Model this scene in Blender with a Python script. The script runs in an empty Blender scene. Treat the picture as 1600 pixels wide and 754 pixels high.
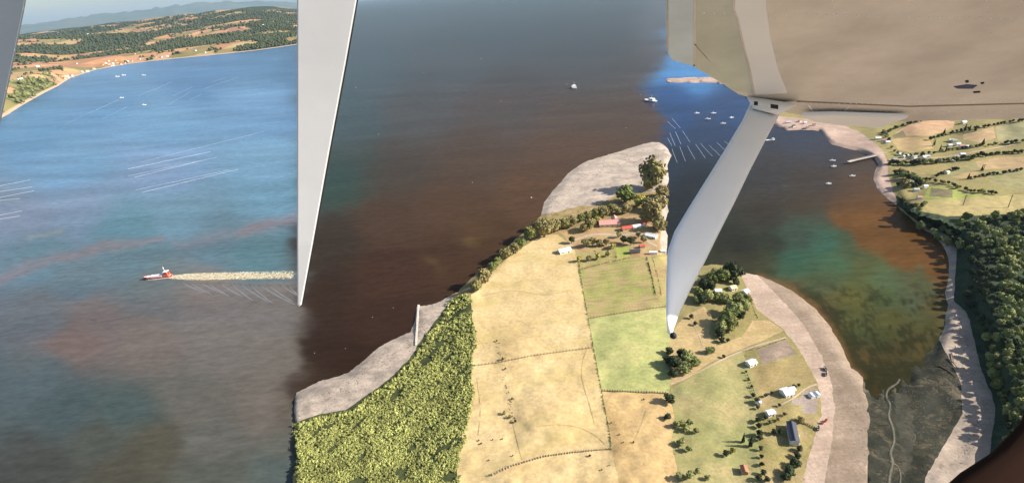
import bpy, bmesh, math, random
import numpy as np
from mathutils import Vector, Matrix, noise as mnoise
from mathutils.geometry import delaunay_2d_cdt
from mathutils.bvhtree import BVHTree

random.seed(7)
rng = np.random.default_rng(7)
S = bpy.context.scene
C = S.collection
R = math.radians

# ------------------------------------------------------------------ camera
H = 220.0                      # flying height above the water
FPX = 800.0                    # focal length in pixels of a 1600 px wide picture
ROLL = R(5.5)
PITCH = math.atan(403.0 * math.cos(ROLL) / FPX)
cam_pos = Vector((0, 0, H))
Fw = Vector((0, math.cos(PITCH), -math.sin(PITCH)))
R0 = Vector((1, 0, 0)); U0 = Vector((0, math.sin(PITCH), math.cos(PITCH)))
Rt = R0 * math.cos(ROLL) - U0 * math.sin(ROLL)
Up = R0 * math.sin(ROLL) + U0 * math.cos(ROLL)
cd = bpy.data.cameras.new('camera')
cd.sensor_width = 36.0
cd.lens = FPX / 1600.0 * 36.0
cd.clip_start = 0.05
cd.clip_end = 200000.0
cam = bpy.data.objects.new('camera', cd)
C.objects.link(cam)
rot = Matrix((Rt, Up, -Fw)).transposed()
cam.matrix_world = Matrix.Translation(cam_pos) @ rot.to_4x4()
S.camera = cam

# ------------------------------------------------------------------ sky, sun
SUN_EL, SUN_AZ = R(30), R(97)
w = bpy.data.worlds.new('World'); S.world = w; w.use_nodes = True
wn = w.node_tree
sky = wn.nodes.new('ShaderNodeTexSky'); sky.sky_type = 'NISHITA'; sky.sun_disc = False
sky.sun_elevation = SUN_EL; sky.sun_rotation = SUN_AZ
sky.altitude = 200; sky.air_density = 1.0; sky.dust_density = 1.6; sky.ozone_density = 1.0
bg = wn.nodes['Background']; bg.inputs['Strength'].default_value = 0.078
wn.links.new(sky.outputs[0], bg.inputs['Color'])
sl = bpy.data.lights.new('sun', 'SUN'); sl.energy = 4.8; sl.angle = R(0.5); sl.color = (1.0, 0.93, 0.82)
sun = bpy.data.objects.new('sun', sl); C.objects.link(sun)
sdir = Vector((math.sin(SUN_AZ) * math.cos(SUN_EL), math.cos(SUN_AZ) * math.cos(SUN_EL), math.sin(SUN_EL)))
sun.rotation_euler = sdir.to_track_quat('Z', 'Y').to_euler()
sun.location = (500, -60, 900)
vs = S.view_settings
vs.view_transform = 'Standard'; vs.look = 'None'; vs.gamma = 1.0; vs.exposure = 1.1
S.render.engine = 'CYCLES'
S.cycles.max_bounces = 6; S.cycles.diffuse_bounces = 4; S.cycles.transparent_max_bounces = 8
S.cycles.use_denoising = True

# ------------------------------------------------------------------ helpers: seeing and placing
def ray(px, py):
    return Fw + Rt * ((px - 800.0) / FPX) + Up * ((377.0 - py) / FPX)
def at(px, py, z=0.0):
    d = ray(px, py)
    t = (z - H) / min(d.z, -1e-4)
    return cam_pos + d * t
def near(px, py, depth):
    return cam_pos + ray(px, py) * depth
FWn, RTn, UPn = np.array(Fw), np.array(Rt), np.array(Up)
def proj(P):
    v = P - np.array(cam_pos)
    d = v @ FWn
    d = np.where(np.abs(d) < 1e-6, 1e-6, d)
    return 800 + FPX * (v @ RTn) / d, 377 - FPX * (v @ UPn) / d, d
def s2l(c):
    c = np.asarray(c, float) / 255.0
    return np.where(c <= 0.04045, c / 12.92, ((c + 0.055) / 1.055) ** 2.4)
def mpp(p):                    # metres per picture pixel at a point
    return (Vector(p) - cam_pos).dot(Fw) / FPX

# ------------------------------------------------------------------ helpers: objects
def tag(o, label=None, cat=None, group=None, kind=None):
    if label: o['label'] = label
    if cat: o['category'] = cat
    if group: o['group'] = group
    if kind: o['kind'] = kind
    return o
def empty(name, loc=(0, 0, 0), rz=0.0, label=None, cat=None, group=None):
    o = bpy.data.objects.new(name, None); C.objects.link(o)
    o.location = loc; o.rotation_euler = (0, 0, rz); o.empty_display_size = 0.5
    return tag(o, label, cat, group)
def copy_tree(o, parent=None):
    c = o.copy(); C.objects.link(c)
    if parent is not None: c.parent = parent
    for ch in list(o.children): copy_tree(ch, c)
    return c

class MB:
    def __init__(s): s.v = []; s.f = []; s.m = []
    def add(s, vs, fs, mi=0):
        b = len(s.v); s.v += [tuple(v) for v in vs]
        s.f += [tuple(i + b for i in f) for f in fs]; s.m += [mi] * len(fs)
        return s
    def box(s, c, d, rz=0.0, mi=0, taper=1.0):
        x, y, z = d[0] / 2, d[1] / 2, d[2] / 2
        cs, sn = math.cos(rz), math.sin(rz)
        vs = []
        for k, sz in enumerate((-1, 1)):
            t = 1.0 if k == 0 else taper
            for sx, sy in ((-1, -1), (1, -1), (1, 1), (-1, 1)):
                a, b = sx * x * t, sy * y * t
                vs.append((c[0] + a * cs - b * sn, c[1] + a * sn + b * cs, c[2] + sz * z))
        return s.add(vs, [(3, 2, 1, 0), (4, 5, 6, 7), (0, 1, 5, 4), (1, 2, 6, 5), (2, 3, 7, 6), (3, 0, 4, 7)], mi)
    def tube(s, pts, rads, n=6, mi=0):
        pts = [Vector(p) for p in pts]
        if not hasattr(rads, '__len__'): rads = [rads] * len(pts)
        rings = []
        for i, p in enumerate(pts):
            t = (pts[min(i + 1, len(pts) - 1)] - pts[max(i - 1, 0)]).normalized()
            a = t.cross(Vector((0, 0, 1)))
            if a.length < 1e-3: a = t.cross(Vector((1, 0, 0)))
            a.normalize(); b = t.cross(a)
            rings.append([p + (a * math.cos(2 * math.pi * k / n) + b * math.sin(2 * math.pi * k / n)) * rads[i] for k in range(n)])
        vs = [v for r_ in rings for v in r_]
        fs = []
        for i in range(len(pts) - 1):
            for k in range(n):
                a, b = i * n + k, i * n + (k + 1) % n
                fs.append((a, b, b + n, a + n))
        fs.append(tuple(range(n - 1, -1, -1))); fs.append(tuple(range((len(pts) - 1) * n, len(pts) * n)))
        return s.add(vs, fs, mi)
    def blob(s, c, r, mi=0, sub=1, jit=0.15, sq=(1, 1, 1)):
        V, Fc = ICO[sub]
        vs = [(c[0] + v[0] * r * sq[0] * (1 + random.uniform(-jit, jit)),
               c[1] + v[1] * r * sq[1] * (1 + random.uniform(-jit, jit)),
               c[2] + v[2] * r * sq[2] * (1 + random.uniform(-jit, jit))) for v in V]
        return s.add(vs, Fc, mi)
    def mesh(s, name, mats, smooth=False):
        me = bpy.data.meshes.new(name)
        me.from_pydata(s.v, [], s.f)
        for m in (mats if isinstance(mats, (list, tuple)) else [mats]): me.materials.append(m)
        if len(me.materials) > 1: me.polygons.foreach_set('material_index', s.m)
        if smooth: me.polygons.foreach_set('use_smooth', [True] * len(me.polygons))
        me.update()
        return me
    def build(s, name, mats, parent=None, smooth=False):
        o = bpy.data.objects.new(name, s.mesh(name, mats, smooth)); C.objects.link(o)
        if parent is not None: o.parent = parent
        return o

def ico(sub):
    bm = bmesh.new(); bmesh.ops.create_icosphere(bm, subdivisions=sub, radius=1)
    V = [tuple(v.co) for v in bm.verts]; Fc = [tuple(v.index for v in f.verts) for f in bm.faces]
    bm.free(); return V, Fc
ICO = {1: ico(1), 2: ico(2), 3: ico(3)}

# ------------------------------------------------------------------ helpers: materials
MATS = {}
def nt(name):
    m = bpy.data.materials.new(name); m.use_nodes = True
    t = m.node_tree; b = t.nodes['Principled BSDF']
    b.inputs['Specular IOR Level'].default_value = 0.15
    MATS[name] = m
    return m, t, b
def N(t, typ, **k):
    n = t.nodes.new(typ)
    for a, v in k.items():
        if a.startswith('_'): n.inputs[a[1:].replace('_', ' ')].default_value = v
        else: setattr(n, a, v)
    return n
def mixc(t, fac, a, b, blend='MIX'):
    n = N(t, 'ShaderNodeMix', data_type='RGBA', blend_type=blend)
    for sock, v in ((n.inputs[0], fac), (n.inputs[6], a), (n.inputs[7], b)):
        if isinstance(v, bpy.types.NodeSocket): t.links.new(v, sock)
        elif hasattr(v, '__len__'): sock.default_value = (*v[:3], 1)
        else: sock.default_value = v
    return n.outputs[2]
def ramp(t, src, stops):
    n = N(t, 'ShaderNodeValToRGB'); cr = n.color_ramp
    while len(cr.elements) < len(stops): cr.elements.new(0.5)
    for e, (p, c) in zip(cr.elements, stops):
        e.position = p; e.color = (*c[:3], 1) if hasattr(c, '__len__') else (c, c, c, 1)
    t.links.new(src, n.inputs[0]); return n.outputs[0]
def pos_noise(t, scale, detail=4, rough=0.55, stretch=None, rotz=0.0, dist=0.0):
    g = N(t, 'ShaderNodeNewGeometry')
    mp = N(t, 'ShaderNodeMapping'); mp.inputs['Rotation'].default_value = (0, 0, rotz)
    mp.inputs['Scale'].default_value = stretch or (1, 1, 1)
    t.links.new(g.outputs['Position'], mp.inputs['Vector'])
    n = N(t, 'ShaderNodeTexNoise', _Scale=scale, _Detail=detail, _Roughness=rough, _Distortion=dist)
    t.links.new(mp.outputs[0], n.inputs['Vector'])
    return n.outputs['Fac']
def ground_mat(name, cols, big=0.03, small=0.5, streak=None, rough=0.95, bump=0.3, bscale=0.8, dots=None):
    """cols: dark, mid, light albedo.  streak = (scale, angle, stretch, strength, colour)"""
    m, t, b = nt(name)
    f1 = pos_noise(t, big, 5, 0.6, dist=0.4)
    c = ramp(t, f1, [(0.32, cols[0]), (0.5, cols[1]), (0.68, cols[2])])
    f2 = pos_noise(t, small, 3, 0.7)
    v = ramp(t, f2, [(0.3, 0.72), (0.7, 1.22)])
    c = mixc(t, 0.8, c, v, 'MULTIPLY')
    if streak:
        sc, ang, st, fac, col = streak
        f3 = pos_noise(t, sc, 3, 0.6, stretch=(st, 1, 1), rotz=ang)
        fm = ramp(t, f3, [(0.48, 0.0), (0.62, fac)])
        c = mixc(t, fm, c, col)
    if dots:
        sc, fac, col, lo = dots
        f4 = pos_noise(t, sc, 2, 0.5)
        fm = ramp(t, f4, [(lo, 0.0), (lo + 0.06, fac)])
        c = mixc(t, fm, c, col)
    t.links.new(c, b.inputs['Base Color'])
    b.inputs['Roughness'].default_value = rough
    if bump:
        bp = N(t, 'ShaderNodeBump', _Strength=bump, _Distance=0.4)
        t.links.new(pos_noise(t, bscale, 4, 0.7), bp.inputs['Height'])
        t.links.new(bp.outputs[0], b.inputs['Normal'])
    return m
def plain(name, col, rough=0.6, spec=0.3, metal=0.0, var=0.12, scale=1.5):
    m, t, b = nt(name)
    tc = N(t, 'ShaderNodeTexCoord')
    n = N(t, 'ShaderNodeTexNoise', _Scale=scale, _Detail=5.0, _Roughness=0.65)
    t.links.new(tc.outputs['Object'], n.inputs['Vector'])
    v = ramp(t, n.outputs['Fac'], [(0.3, 1 - var), (0.7, 1 + var * 0.5)])
    c = mixc(t, 1.0, col, v, 'MULTIPLY')
    t.links.new(c, b.inputs['Base Color'])
    b.inputs['Roughness'].default_value = rough; b.inputs['Specular IOR Level'].default_value = spec
    b.inputs['Metallic'].default_value = metal
    return m
def leaf_mat(name, dark, light, warm=None):
    m, t, b = nt(name)
    oi = N(t, 'ShaderNodeObjectInfo')
    n = pos_noise(t, 0.9, 3, 0.6)
    c = mixc(t, ramp(t, n, [(0.3, 0.0), (0.7, 1.0)]), dark, light)
    c2 = mixc(t, oi.outputs['Random'], c, warm or light)
    c = mixc(t, 0.45, c, c2)
    dr = ramp(t, pos_noise(t, 0.11, 3, 0.6), [(0.35, 0.62), (0.65, 1.3)])
    c = mixc(t, 0.85, c, dr, 'MULTIPLY')
    t.links.new(c, b.inputs['Base Color'])
    b.inputs['Roughness'].default_value = 0.85
    b.inputs['Specular IOR Level'].default_value = 0.1
    return m

# ------------------------------------------------------------------ numpy noise for shaping colours and land
def vnoise(x, y, seed=0):
    xi = np.floor(x).astype(np.int64); yi = np.floor(y).astype(np.int64)
    xf = x - xi; yf = y - yi
    u = xf * xf * (3 - 2 * xf); v = yf * yf * (3 - 2 * yf)
    def h(a, b):
        n = (a * 374761393 + b * 668265263 + seed * 974634777) & 0xFFFFFFFF
        n = ((n ^ (n >> 13)) * 1274126177) & 0xFFFFFFFF
        n = (n ^ (n >> 16)) & 0xFFFFFFFF
        return n / 4294967295.0
    return (h(xi, yi) * (1 - u) + h(xi + 1, yi) * u) * (1 - v) + (h(xi, yi + 1) * (1 - u) + h(xi + 1, yi + 1) * u) * v
def fbm(x, y, seed=0, oct=4):
    s = 0; a = 0.5; tot = 0
    for k in range(oct):
        s = s + a * vnoise(x * 2 ** k, y * 2 ** k, seed + k * 17); tot += a; a *= 0.5
    return s / tot
def in_poly(px, py, poly):
    px = np.asarray(px); py = np.asarray(py); r = np.zeros(px.shape, bool)
    n = len(poly)
    for i in range(n):
        x0, y0 = poly[i][:2]; x1, y1 = poly[(i + 1) % n][:2]
        if y0 == y1: continue
        c = (py < y0) != (py < y1)
        r ^= c & (px < (x1 - x0) * (py - y0) / (y1 - y0) + x0)
    return r
def dist_line(px, py, pts, closed=False):
    px = np.asarray(px, float); py = np.asarray(py, float)
    d = np.full(px.shape, 1e9); n = len(pts)
    for i in range(n if closed else n - 1):
        x0, y0 = pts[i][:2]; x1, y1 = pts[(i + 1) % n][:2]
        dx, dy = x1 - x0, y1 - y0; L = dx * dx + dy * dy + 1e-9
        t = np.clip(((px - x0) * dx + (py - y0) * dy) / L, 0, 1)
        d = np.minimum(d, np.hypot(px - x0 - t * dx, py - y0 - t * dy))
    return d
def sstep(a, b, x):
    t = np.clip((x - a) / (b - a), 0, 1); return t * t * (3 - 2 * t)

# ------------------------------------------------------------------ outlines read off the photograph (picture pixels)
shore_b = [(462, 612), (480, 604), (505, 592), (524, 588), (545, 580), (560, 568), (575, 556), (592, 541), (612, 530), (640, 518),
           (647, 500), (650, 478), (668, 476), (688, 470), (700, 462), (715, 455), (727, 443), (740, 430), (758, 418), (775, 405), (790, 388), (800, 377),
           (818, 362), (832, 350), (845, 336), (850, 315), (862, 299), (872, 288), (890, 268), (905, 257), (920, 250), (945, 243),
           (960, 238), (980, 232), (1000, 226), (1018, 221), (1030, 222)]
shore_c1 = [(1041, 228), (1050, 243), (1043, 258), (1046, 280), (1040, 302), (1045, 330), (1039, 352), (1044, 376), (1042, 396), (1060, 422), (1110, 412), (1140, 414), (1160, 424), (1185, 429), (1200, 435), (1225, 446), (1245, 458),
            (1275, 482), (1300, 512), (1318, 545), (1330, 572), (1348, 588)]
shore_head = [(1354, 604), (1366, 622), (1376, 606), (1388, 626), (1394, 600), (1404, 612), (1412, 586), (1420, 598), (1428, 568), (1440, 574), (1446, 548), (1456, 546), (1466, 530)]
shore_c2 = [(1474, 515), (1476, 500), (1480, 475), (1475, 458), (1482, 430), (1481, 402), (1471, 381), (1456, 366), (1446, 361), (1436, 357), (1434, 351), (1424, 343),
            (1410, 331), (1400, 320), (1386, 311), (1370, 295), (1364, 280), (1366, 268), (1372, 257), (1366, 249), (1356, 243),
            (1340, 236), (1318, 231), (1300, 226), (1288, 215), (1282, 205), (1262, 203), (1230, 204), (1212, 198), (1190, 170), (1150, 139), (1115, 129), (1085, 130), (1043, 129)]
spit_back = [(1040, 126), (1043, 122), (1075, 121), (1110, 121), (1150, 122), (1220, 118), (1400, 100), (1640, 80)]
land_poly = [(462, 1000), (460, 800), (457, 744), (464, 720), (458, 694), (463, 668), (458, 640)] + shore_b + shore_c1 + shore_head + shore_c2 + spit_back + [(1760, 72), (1760, 1000)]

cliff_foot = [(1400, 319), (1420, 336), (1440, 349), (1462, 356), (1485, 370), (1495, 390), (1492, 440), (1490, 470), (1512, 490), (1522, 530), (1534, 580), (1548, 610), (1556, 640), (1550, 680), (1545, 720), (1560, 760)]
cliff_top = [(1424, 330), (1470, 340), (1510, 355), (1535, 380), (1548, 420), (1552, 470), (1566, 500), (1580, 540), (1592, 590), (1604, 620), (1610, 660), (1600, 700), (1600, 760)]
beach_b1_in = [(845, 338), (870, 331), (905, 322), (932, 321), (950, 312), (965, 302), (990, 302), (1005, 298), (1040, 302)]
beach_b2_in = [(460, 660), (500, 646), (540, 640), (566, 622), (590, 605), (615, 585), (640, 560), (655, 535), (672, 512), (690, 488), (700, 474), (712, 460)]
beach_c1_in = [(1158, 428), (1172, 462), (1182, 482), (1205, 500), (1225, 515), (1243, 538), (1262, 568), (1275, 592), (1283, 618), (1283, 648), (1272, 686), (1260, 724), (1250, 770), (1240, 1000)]
scrub_top = [(712, 457), (727, 458), (736, 470), (738, 500), (740, 540), (737, 580), (738, 610), (735, 640), (725, 670), (718, 700), (714, 730), (716, 760), (716, 830)]

# heights (metres) pinned at points of the picture
zc = []
def pin(pts, z):
    for i in range(len(pts) - 1):
        (x0, y0), (x1, y1) = pts[i], pts[i + 1]
        n = max(1, int(math.hypot(x1 - x0, y1 - y0) / 12))
        for k in range(n): zc.append((x0 + (x1 - x0) * k / n, y0 + (y1 - y0) * k / n, z))
    zc.append((*pts[-1], z))
pin(cliff_foot, 1.6); pin(cliff_top, 11.5); pin([(1480, 330), (1600, 322)], 11)
pin(beach_b1_in, 1.8); pin(beach_b2_in, 1.5); pin(beach_c1_in[:-1], 1.8); pin(scrub_top, 6.0)
pin([(520, 760), (600, 700), (660, 640), (690, 560)], 4.0)
for p in [(760, 460, 4), (830, 400, 3.5), (800, 550, 7), (860, 480, 5), (850, 650, 8), (800, 740, 7), (930, 360, 3), (1000, 360, 3.4), (1010, 440, 5), (980, 540, 6),
          (1000, 700, 7), (1110, 480, 4), (1100, 600, 5), (1200, 560, 4), (1230, 640, 3.2), (1080, 720, 5), (1200, 720, 3.5), (1130, 440, 3.5),
          (1300, 600, 1.2), (1330, 680, 0.9), (1400, 620, 0.5), (1400, 720, 0.8), (1470, 640, 0.9), (1520, 620, 1.3), (1500, 700, 1.2), (1440, 560, 0.4),
          (1420, 300, 5), (1500, 310, 9), (1580, 310, 10), (1400, 240, 3), (1470, 230, 6), (1560, 240, 8), (1390, 212, 4), (1450, 200, 8), (1550, 200, 12), (1600, 180, 15),
          (1290, 190, 2), (1240, 190, 2), (1100, 125, 1.5), (1330, 215, 1.5), (1375, 285, 1.5), (1386, 300, 1.6), (1400, 130, 10), (1650, 130, 40), (1300, 160, 3)]:
    zc.append(p)
zca = np.array(zc)
waterline = shore_b + shore_c1 + shore_head + shore_c2 + spit_back[:3]
def zg(px, py):
    px = np.atleast_1d(np.asarray(px, float)); py = np.atleast_1d(np.asarray(py, float))
    out = np.zeros(px.shape)
    for i in range(0, len(px), 4000):
        d2 = (px[i:i + 4000, None] - zca[None, :, 0]) ** 2 + ((py[i:i + 4000, None] - zca[None, :, 1]) * 1.15) ** 2 + 4.0
        wgt = d2 ** -1.6
        out[i:i + 4000] = (wgt * zca[None, :, 2]).sum(1) / wgt.sum(1)
    d = dist_line(px, py, waterline)
    wid = np.clip((py - 90) / 20, 2, 14)
    out = out * sstep(0, 1, d / wid) + 0.1
    out += (vnoise(px * 0.06, py * 0.09, 5) - 0.5) * np.clip(out, 0, 4) * 0.25 * sstep(240, 420, py)
    return np.where(d < 0.3, -0.15, np.maximum(out, 0.05))

# regions, later ones lie over earlier ones: (name, material key, outline)
def rect(*a): return list(a)
regions = [
 ('meadow', 'meadow', land_poly),
 ('beach', 'sand_b', shore_b[22:] + shore_c1[:5] + beach_b1_in[::-1]),
 ('beach', 'sand_b2', [(458, 640)] + shore_b[:16] + beach_b2_in[::-1] + [(463, 668)]),
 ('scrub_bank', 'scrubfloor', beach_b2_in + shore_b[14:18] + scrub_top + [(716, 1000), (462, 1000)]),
 ('beach', 'sand_b', shore_c1[:9] + [(1034, 396), (1032, 374), (1035, 352), (1031, 330), (1033, 300), (1036, 280), (1034, 258), (1036, 236)]),
 ('shore_bank', 'bank', shore_b[14:25] + [(870, 331), (905, 322), (932, 321), (950, 312), (965, 302), (1032, 300), (1032, 345), (985, 335), (930, 345), (890, 362), (868, 366), (850, 366), (820, 384), (780, 413), (748, 443), (734, 462)]),
 ('field', 'tan', [(736, 470), (736, 462), (748, 443), (780, 413), (820, 384), (850, 366), (870, 366), (897, 385), (904, 425), (912, 465), (919, 497), (927, 545), (830, 557), (735, 573), (740, 540), (738, 500)]),
 ('field', 'tan2', [(735, 573), (830, 557), (927, 545), (938, 605), (957, 702), (900, 708), (850, 714), (805, 726), (768, 744), (740, 756), (716, 760), (714, 730), (718, 700), (725, 670), (735, 640), (738, 610)]),
 ('field', 'tan3', [(740, 756), (768, 744), (805, 726), (850, 714), (900, 708), (957, 702), (968, 760), (990, 1000), (716, 1000), (716, 760)]),
 ('farmyard', 'yard', [(875, 362), (890, 360), (930, 345), (985, 335), (1032, 345), (1033, 398), (1015, 402), (985, 402), (945, 412), (903, 420), (897, 385)]),
 ('garden', 'garden', [(900, 395), (985, 383), (988, 401), (945, 411), (904, 420)]),
 ('lawn', 'lawn', [(962, 386), (982, 384), (984, 400), (964, 404)]),
 ('crop_field', 'crop', [(904, 424), (945, 413), (985, 403), (1013, 402), (1022, 440), (1031, 478), (975, 487), (919, 496)]),
 ('field', 'tan4', [(1013, 402), (1042, 400), (1044, 474), (1031, 478), (1022, 440)]),
 ('field', 'green', [(919, 498), (975, 489), (1044, 479), (1050, 510), (1045, 545), (1051, 580), (1046, 613), (990, 611), (940, 609), (928, 548)]),
 ('field', 'tan5', [(940, 611), (990, 613), (1046, 615), (1054, 650), (1048, 690), (1058, 730), (1052, 1000), (990, 1000), (968, 760), (957, 700)]),
 # right-hand picture: near left shore
 ('field', 'olive', [(1048, 606), (1075, 592), (1110, 569), (1160, 548), (1170, 572), (1181, 610), (1184, 650), (1188, 754), (1190, 1000), (1052, 1000), (1058, 730), (1048, 690), (1054, 650)]),
 ('field', 'tan6', [(1046, 530), (1066, 496), (1100, 478), (1112, 492), (1108, 520), (1120, 540), (1160, 525), (1176, 500), (1200, 500), (1225, 516), (1190, 532), (1110, 565), (1075, 590), (1048, 602)]),
 ('garden_plot', 'plot', [(1182, 546), (1228, 530), (1247, 553), (1191, 568)]),
 ('field', 'dry', [(1174, 574), (1250, 556), (1262, 572), (1275, 596), (1235, 603), (1186, 617)]),
 ('homestead_lawn', 'olive2', [(1186, 618), (1235, 604), (1275, 597), (1283, 620), (1283, 648), (1272, 686), (1260, 724), (1250, 770), (1245, 1000), (1192, 1000), (1190, 754), (1186, 650)]),
 ('paved_yard', 'paving', [(1255, 611), (1277, 606), (1278, 622), (1275, 646), (1254, 645), (1252, 633), (1236, 632), (1238, 622), (1250, 621)]),
 ('beach', 'sand_c', [(1140, 414)] + shore_c1[13:] + [(1352, 620), (1356, 660), (1356, 720), (1354, 1000)] + beach_c1_in[::-1]),
 ('wet_sand', 'wetsand', [(1185, 430), (1200, 435), (1225, 446), (1245, 458), (1275, 482), (1300, 512), (1318, 545), (1330, 572), (1348, 588), (1352, 620), (1358, 660), (1356, 720), (1354, 1000), (1280, 1000), (1288, 754), (1300, 690), (1304, 640), (1300, 600), (1284, 555), (1255, 505), (1225, 472)]),
 ('tidal_flat', 'flat', [(1348, 588)] + shore_head + [(1472, 540), (1488, 568), (1502, 600), (1504, 645), (1478, 690), (1446, 745), (1430, 1000), (1354, 1000), (1356, 720), (1358, 660), (1352, 620)]),
 ('mud_bank', 'flat2', [(1398, 618), (1414, 606), (1424, 640), (1430, 680), (1424, 720), (1412, 744), (1408, 700), (1402, 660)]),
 # right-hand picture: far shore
 ('beach', 'sand_d', [(1466, 530)] + shore_c2[:10] + [(1440, 349), (1462, 357), (1485, 370), (1495, 390), (1492, 440), (1490, 470), (1512, 490), (1522, 530), (1534, 580), (1548, 610), (1556, 640), (1550, 680), (1545, 720), (1560, 1000), (1430, 1000), (1446, 745), (1478, 690), (1504, 645), (1502, 600), (1488, 568), (1472, 540)]),
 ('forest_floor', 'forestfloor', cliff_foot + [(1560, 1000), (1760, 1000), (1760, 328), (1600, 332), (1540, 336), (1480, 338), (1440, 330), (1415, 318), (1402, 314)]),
 ('beach', 'sand_e', [(1400, 320), (1386, 311), (1370, 295), (1364, 280), (1366, 268), (1372, 257), (1366, 249), (1356, 243), (1340, 236), (1318, 231), (1300, 226), (1288, 215), (1282, 205), (1262, 203), (1230, 204), (1212, 198), (1206, 180), (1300, 190), (1340, 204), (1365, 222), (1380, 236), (1386, 250), (1388, 275), (1396, 300), (1404, 316)]),
 ('beach', 'sand_e', [(1043, 129), (1085, 130), (1115, 129), (1150, 139), (1190, 170), (1200, 160), (1160, 130), (1110, 121), (1075, 121), (1043, 122), (1040, 126)]),
 ('field', 'c_tan', [(1440, 312), (1490, 311), (1540, 306), (1620, 303), (1700, 300), (1700, 329), (1600, 332), (1540, 336), (1480, 337), (1450, 328)]),
 ('field', 'c_green', [(1452, 291), (1490, 294), (1510, 303), (1560, 303), (1540, 306), (1490, 311), (1442, 309)]),
 ('garden_plot', 'c_brown', [(1455, 293), (1488, 297), (1488, 309), (1452, 307)]),
 ('field', 'c_tan2', [(1398, 262), (1420, 258), (1476, 256), (1486, 264), (1462, 272), (1430, 274), (1404, 268)]),
 ('field', 'c_green2', [(1486, 264), (1522, 254), (1530, 264), (1512, 274), (1482, 276)]),
 ('field', 'c_orange', [(1392, 218), (1420, 214), (1452, 217), (1458, 232), (1425, 239), (1404, 234)]),
 ('field', 'c_orange2', [(1398, 208), (1430, 190), (1470, 187), (1492, 190), (1488, 201), (1452, 213), (1418, 212)]),
 ('garden_plot', 'c_brown', [(1394, 212), (1410, 204), (1416, 214), (1398, 216)]),
 ('field', 'c_orange3', [(1505, 210), (1552, 198), (1556, 216), (1530, 222), (1506, 218)]),
 ('field', 'c_green3', [(1556, 198), (1640, 184), (1640, 218), (1570, 226), (1558, 216)]),
 ('field', 'c_tan3', [(1524, 252), (1560, 246), (1640, 244), (1640, 262), (1570, 264), (1532, 264)]),
 ('field', 'c_orange', [(1484, 277), (1515, 268), (1530, 268), (1520, 278)]),
 ('field', 'c_green2', [(1540, 270), (1640, 264), (1640, 298), (1580, 296), (1548, 286)]),
]

# ------------------------------------------------------------------ ground materials
GM = {}
def gm(k, *a, **kw): GM[k] = ground_mat(k + '_ground', *a, **kw)
tanC = [(0.42, 0.305, 0.145), (0.50, 0.37, 0.185), (0.55, 0.42, 0.225)]
def sc3(cs, k): return [tuple(x * k for x in c) for c in cs]
gm('tan', tanC, 0.02, 0.4, (0.12, 1.35, 0.15, 0.45, (0.36, 0.29, 0.10)), bump=0.15)
gm('tan2', sc3(tanC, 1.03), 0.02, 0.4, (0.06, 0.5, 0.3, 0.35, (0.38, 0.30, 0.11)), bump=0.15)
gm('tan3', sc3(tanC, 1.0), 0.03, 0.5, (0.06, 1.2, 0.3, 0.4, (0.36, 0.25, 0.12)), bump=0.15)
gm('tan4', [(0.28, 0.20, 0.09), (0.36, 0.27, 0.12), (0.30, 0.28, 0.10)], 0.08, 0.6, bump=0.2)
gm('tan5', [(0.40, 0.27, 0.12), (0.46, 0.32, 0.15), (0.42, 0.29, 0.14)], 0.04, 0.5, bump=0.15)
gm('green', [(0.27, 0.285, 0.105), (0.32, 0.325, 0.125), (0.40, 0.365, 0.155)], 0.05, 0.5, (0.2, 0.2, 0.3, 0.4, (0.44, 0.42, 0.17)), bump=0.15)
gm('lawn', [(0.24, 0.27, 0.06), (0.29, 0.31, 0.075), (0.34, 0.31, 0.10)], 0.1, 0.7, bump=0.3)
gm('crop', [(0.25, 0.28, 0.07), (0.33, 0.28, 0.11), (0.37, 0.26, 0.14)], 0.06, 0.9, (0.40, 1.5, 0.16, 0.55, (0.20, 0.17, 0.07)), bump=0.8)
gm('garden', [(0.20, 0.20, 0.07), (0.30, 0.25, 0.10), (0.36, 0.28, 0.13)], 0.18, 0.9, bump=0.6)
gm('yard', [(0.30, 0.19, 0.09), (0.38, 0.25, 0.13), (0.32, 0.26, 0.11)], 0.09, 0.7, bump=0.3)
gm('bank', [(0.16, 0.13, 0.05), (0.27, 0.20, 0.09), (0.36, 0.26, 0.13)], 0.12, 0.8, bump=0.4)
gm('scrubfloor', [(0.035, 0.045, 0.018), (0.055, 0.065, 0.025), (0.085, 0.09, 0.035)], 0.2, 0.9, bump=0.5)  # base darkened to put shadow into the gaps between bushes
gm('meadow', [(0.20, 0.17, 0.07), (0.27, 0.22, 0.09), (0.24, 0.22, 0.08)], 0.04, 0.5, bump=0.25)
sandB = [(0.27, 0.22, 0.18), (0.40, 0.325, 0.265), (0.49, 0.40, 0.32)]
gm('sand_b', sandB, 0.06, 0.7, (0.08, 0.5, 0.35, 0.5, (0.27, 0.24, 0.21)), bump=0.4, dots=(0.25, 0.5, (0.17, 0.15, 0.13), 0.62))
gm('sand_b2', sc3(sandB, 0.9), 0.10, 0.8, (0.12, 0.7, 0.35, 0.6, (0.19, 0.165, 0.14)), bump=0.4, dots=(0.35, 0.5, (0.15, 0.14, 0.10), 0.60))
sandC = [(0.36, 0.265, 0.20), (0.43, 0.32, 0.245), (0.50, 0.375, 0.29)]
gm('sand_c', sandC, 0.05, 0.6, (0.10, 1.9, 0.2, 0.5, (0.31, 0.22, 0.16)), bump=0.4)
gm('wetsand', [(0.225, 0.165, 0.115), (0.27, 0.20, 0.145), (0.31, 0.235, 0.175)], 0.06, 0.6, (0.16, 1.75, 0.12, 0.5, (0.19, 0.14, 0.095)), rough=0.7, bump=0.3)
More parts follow.
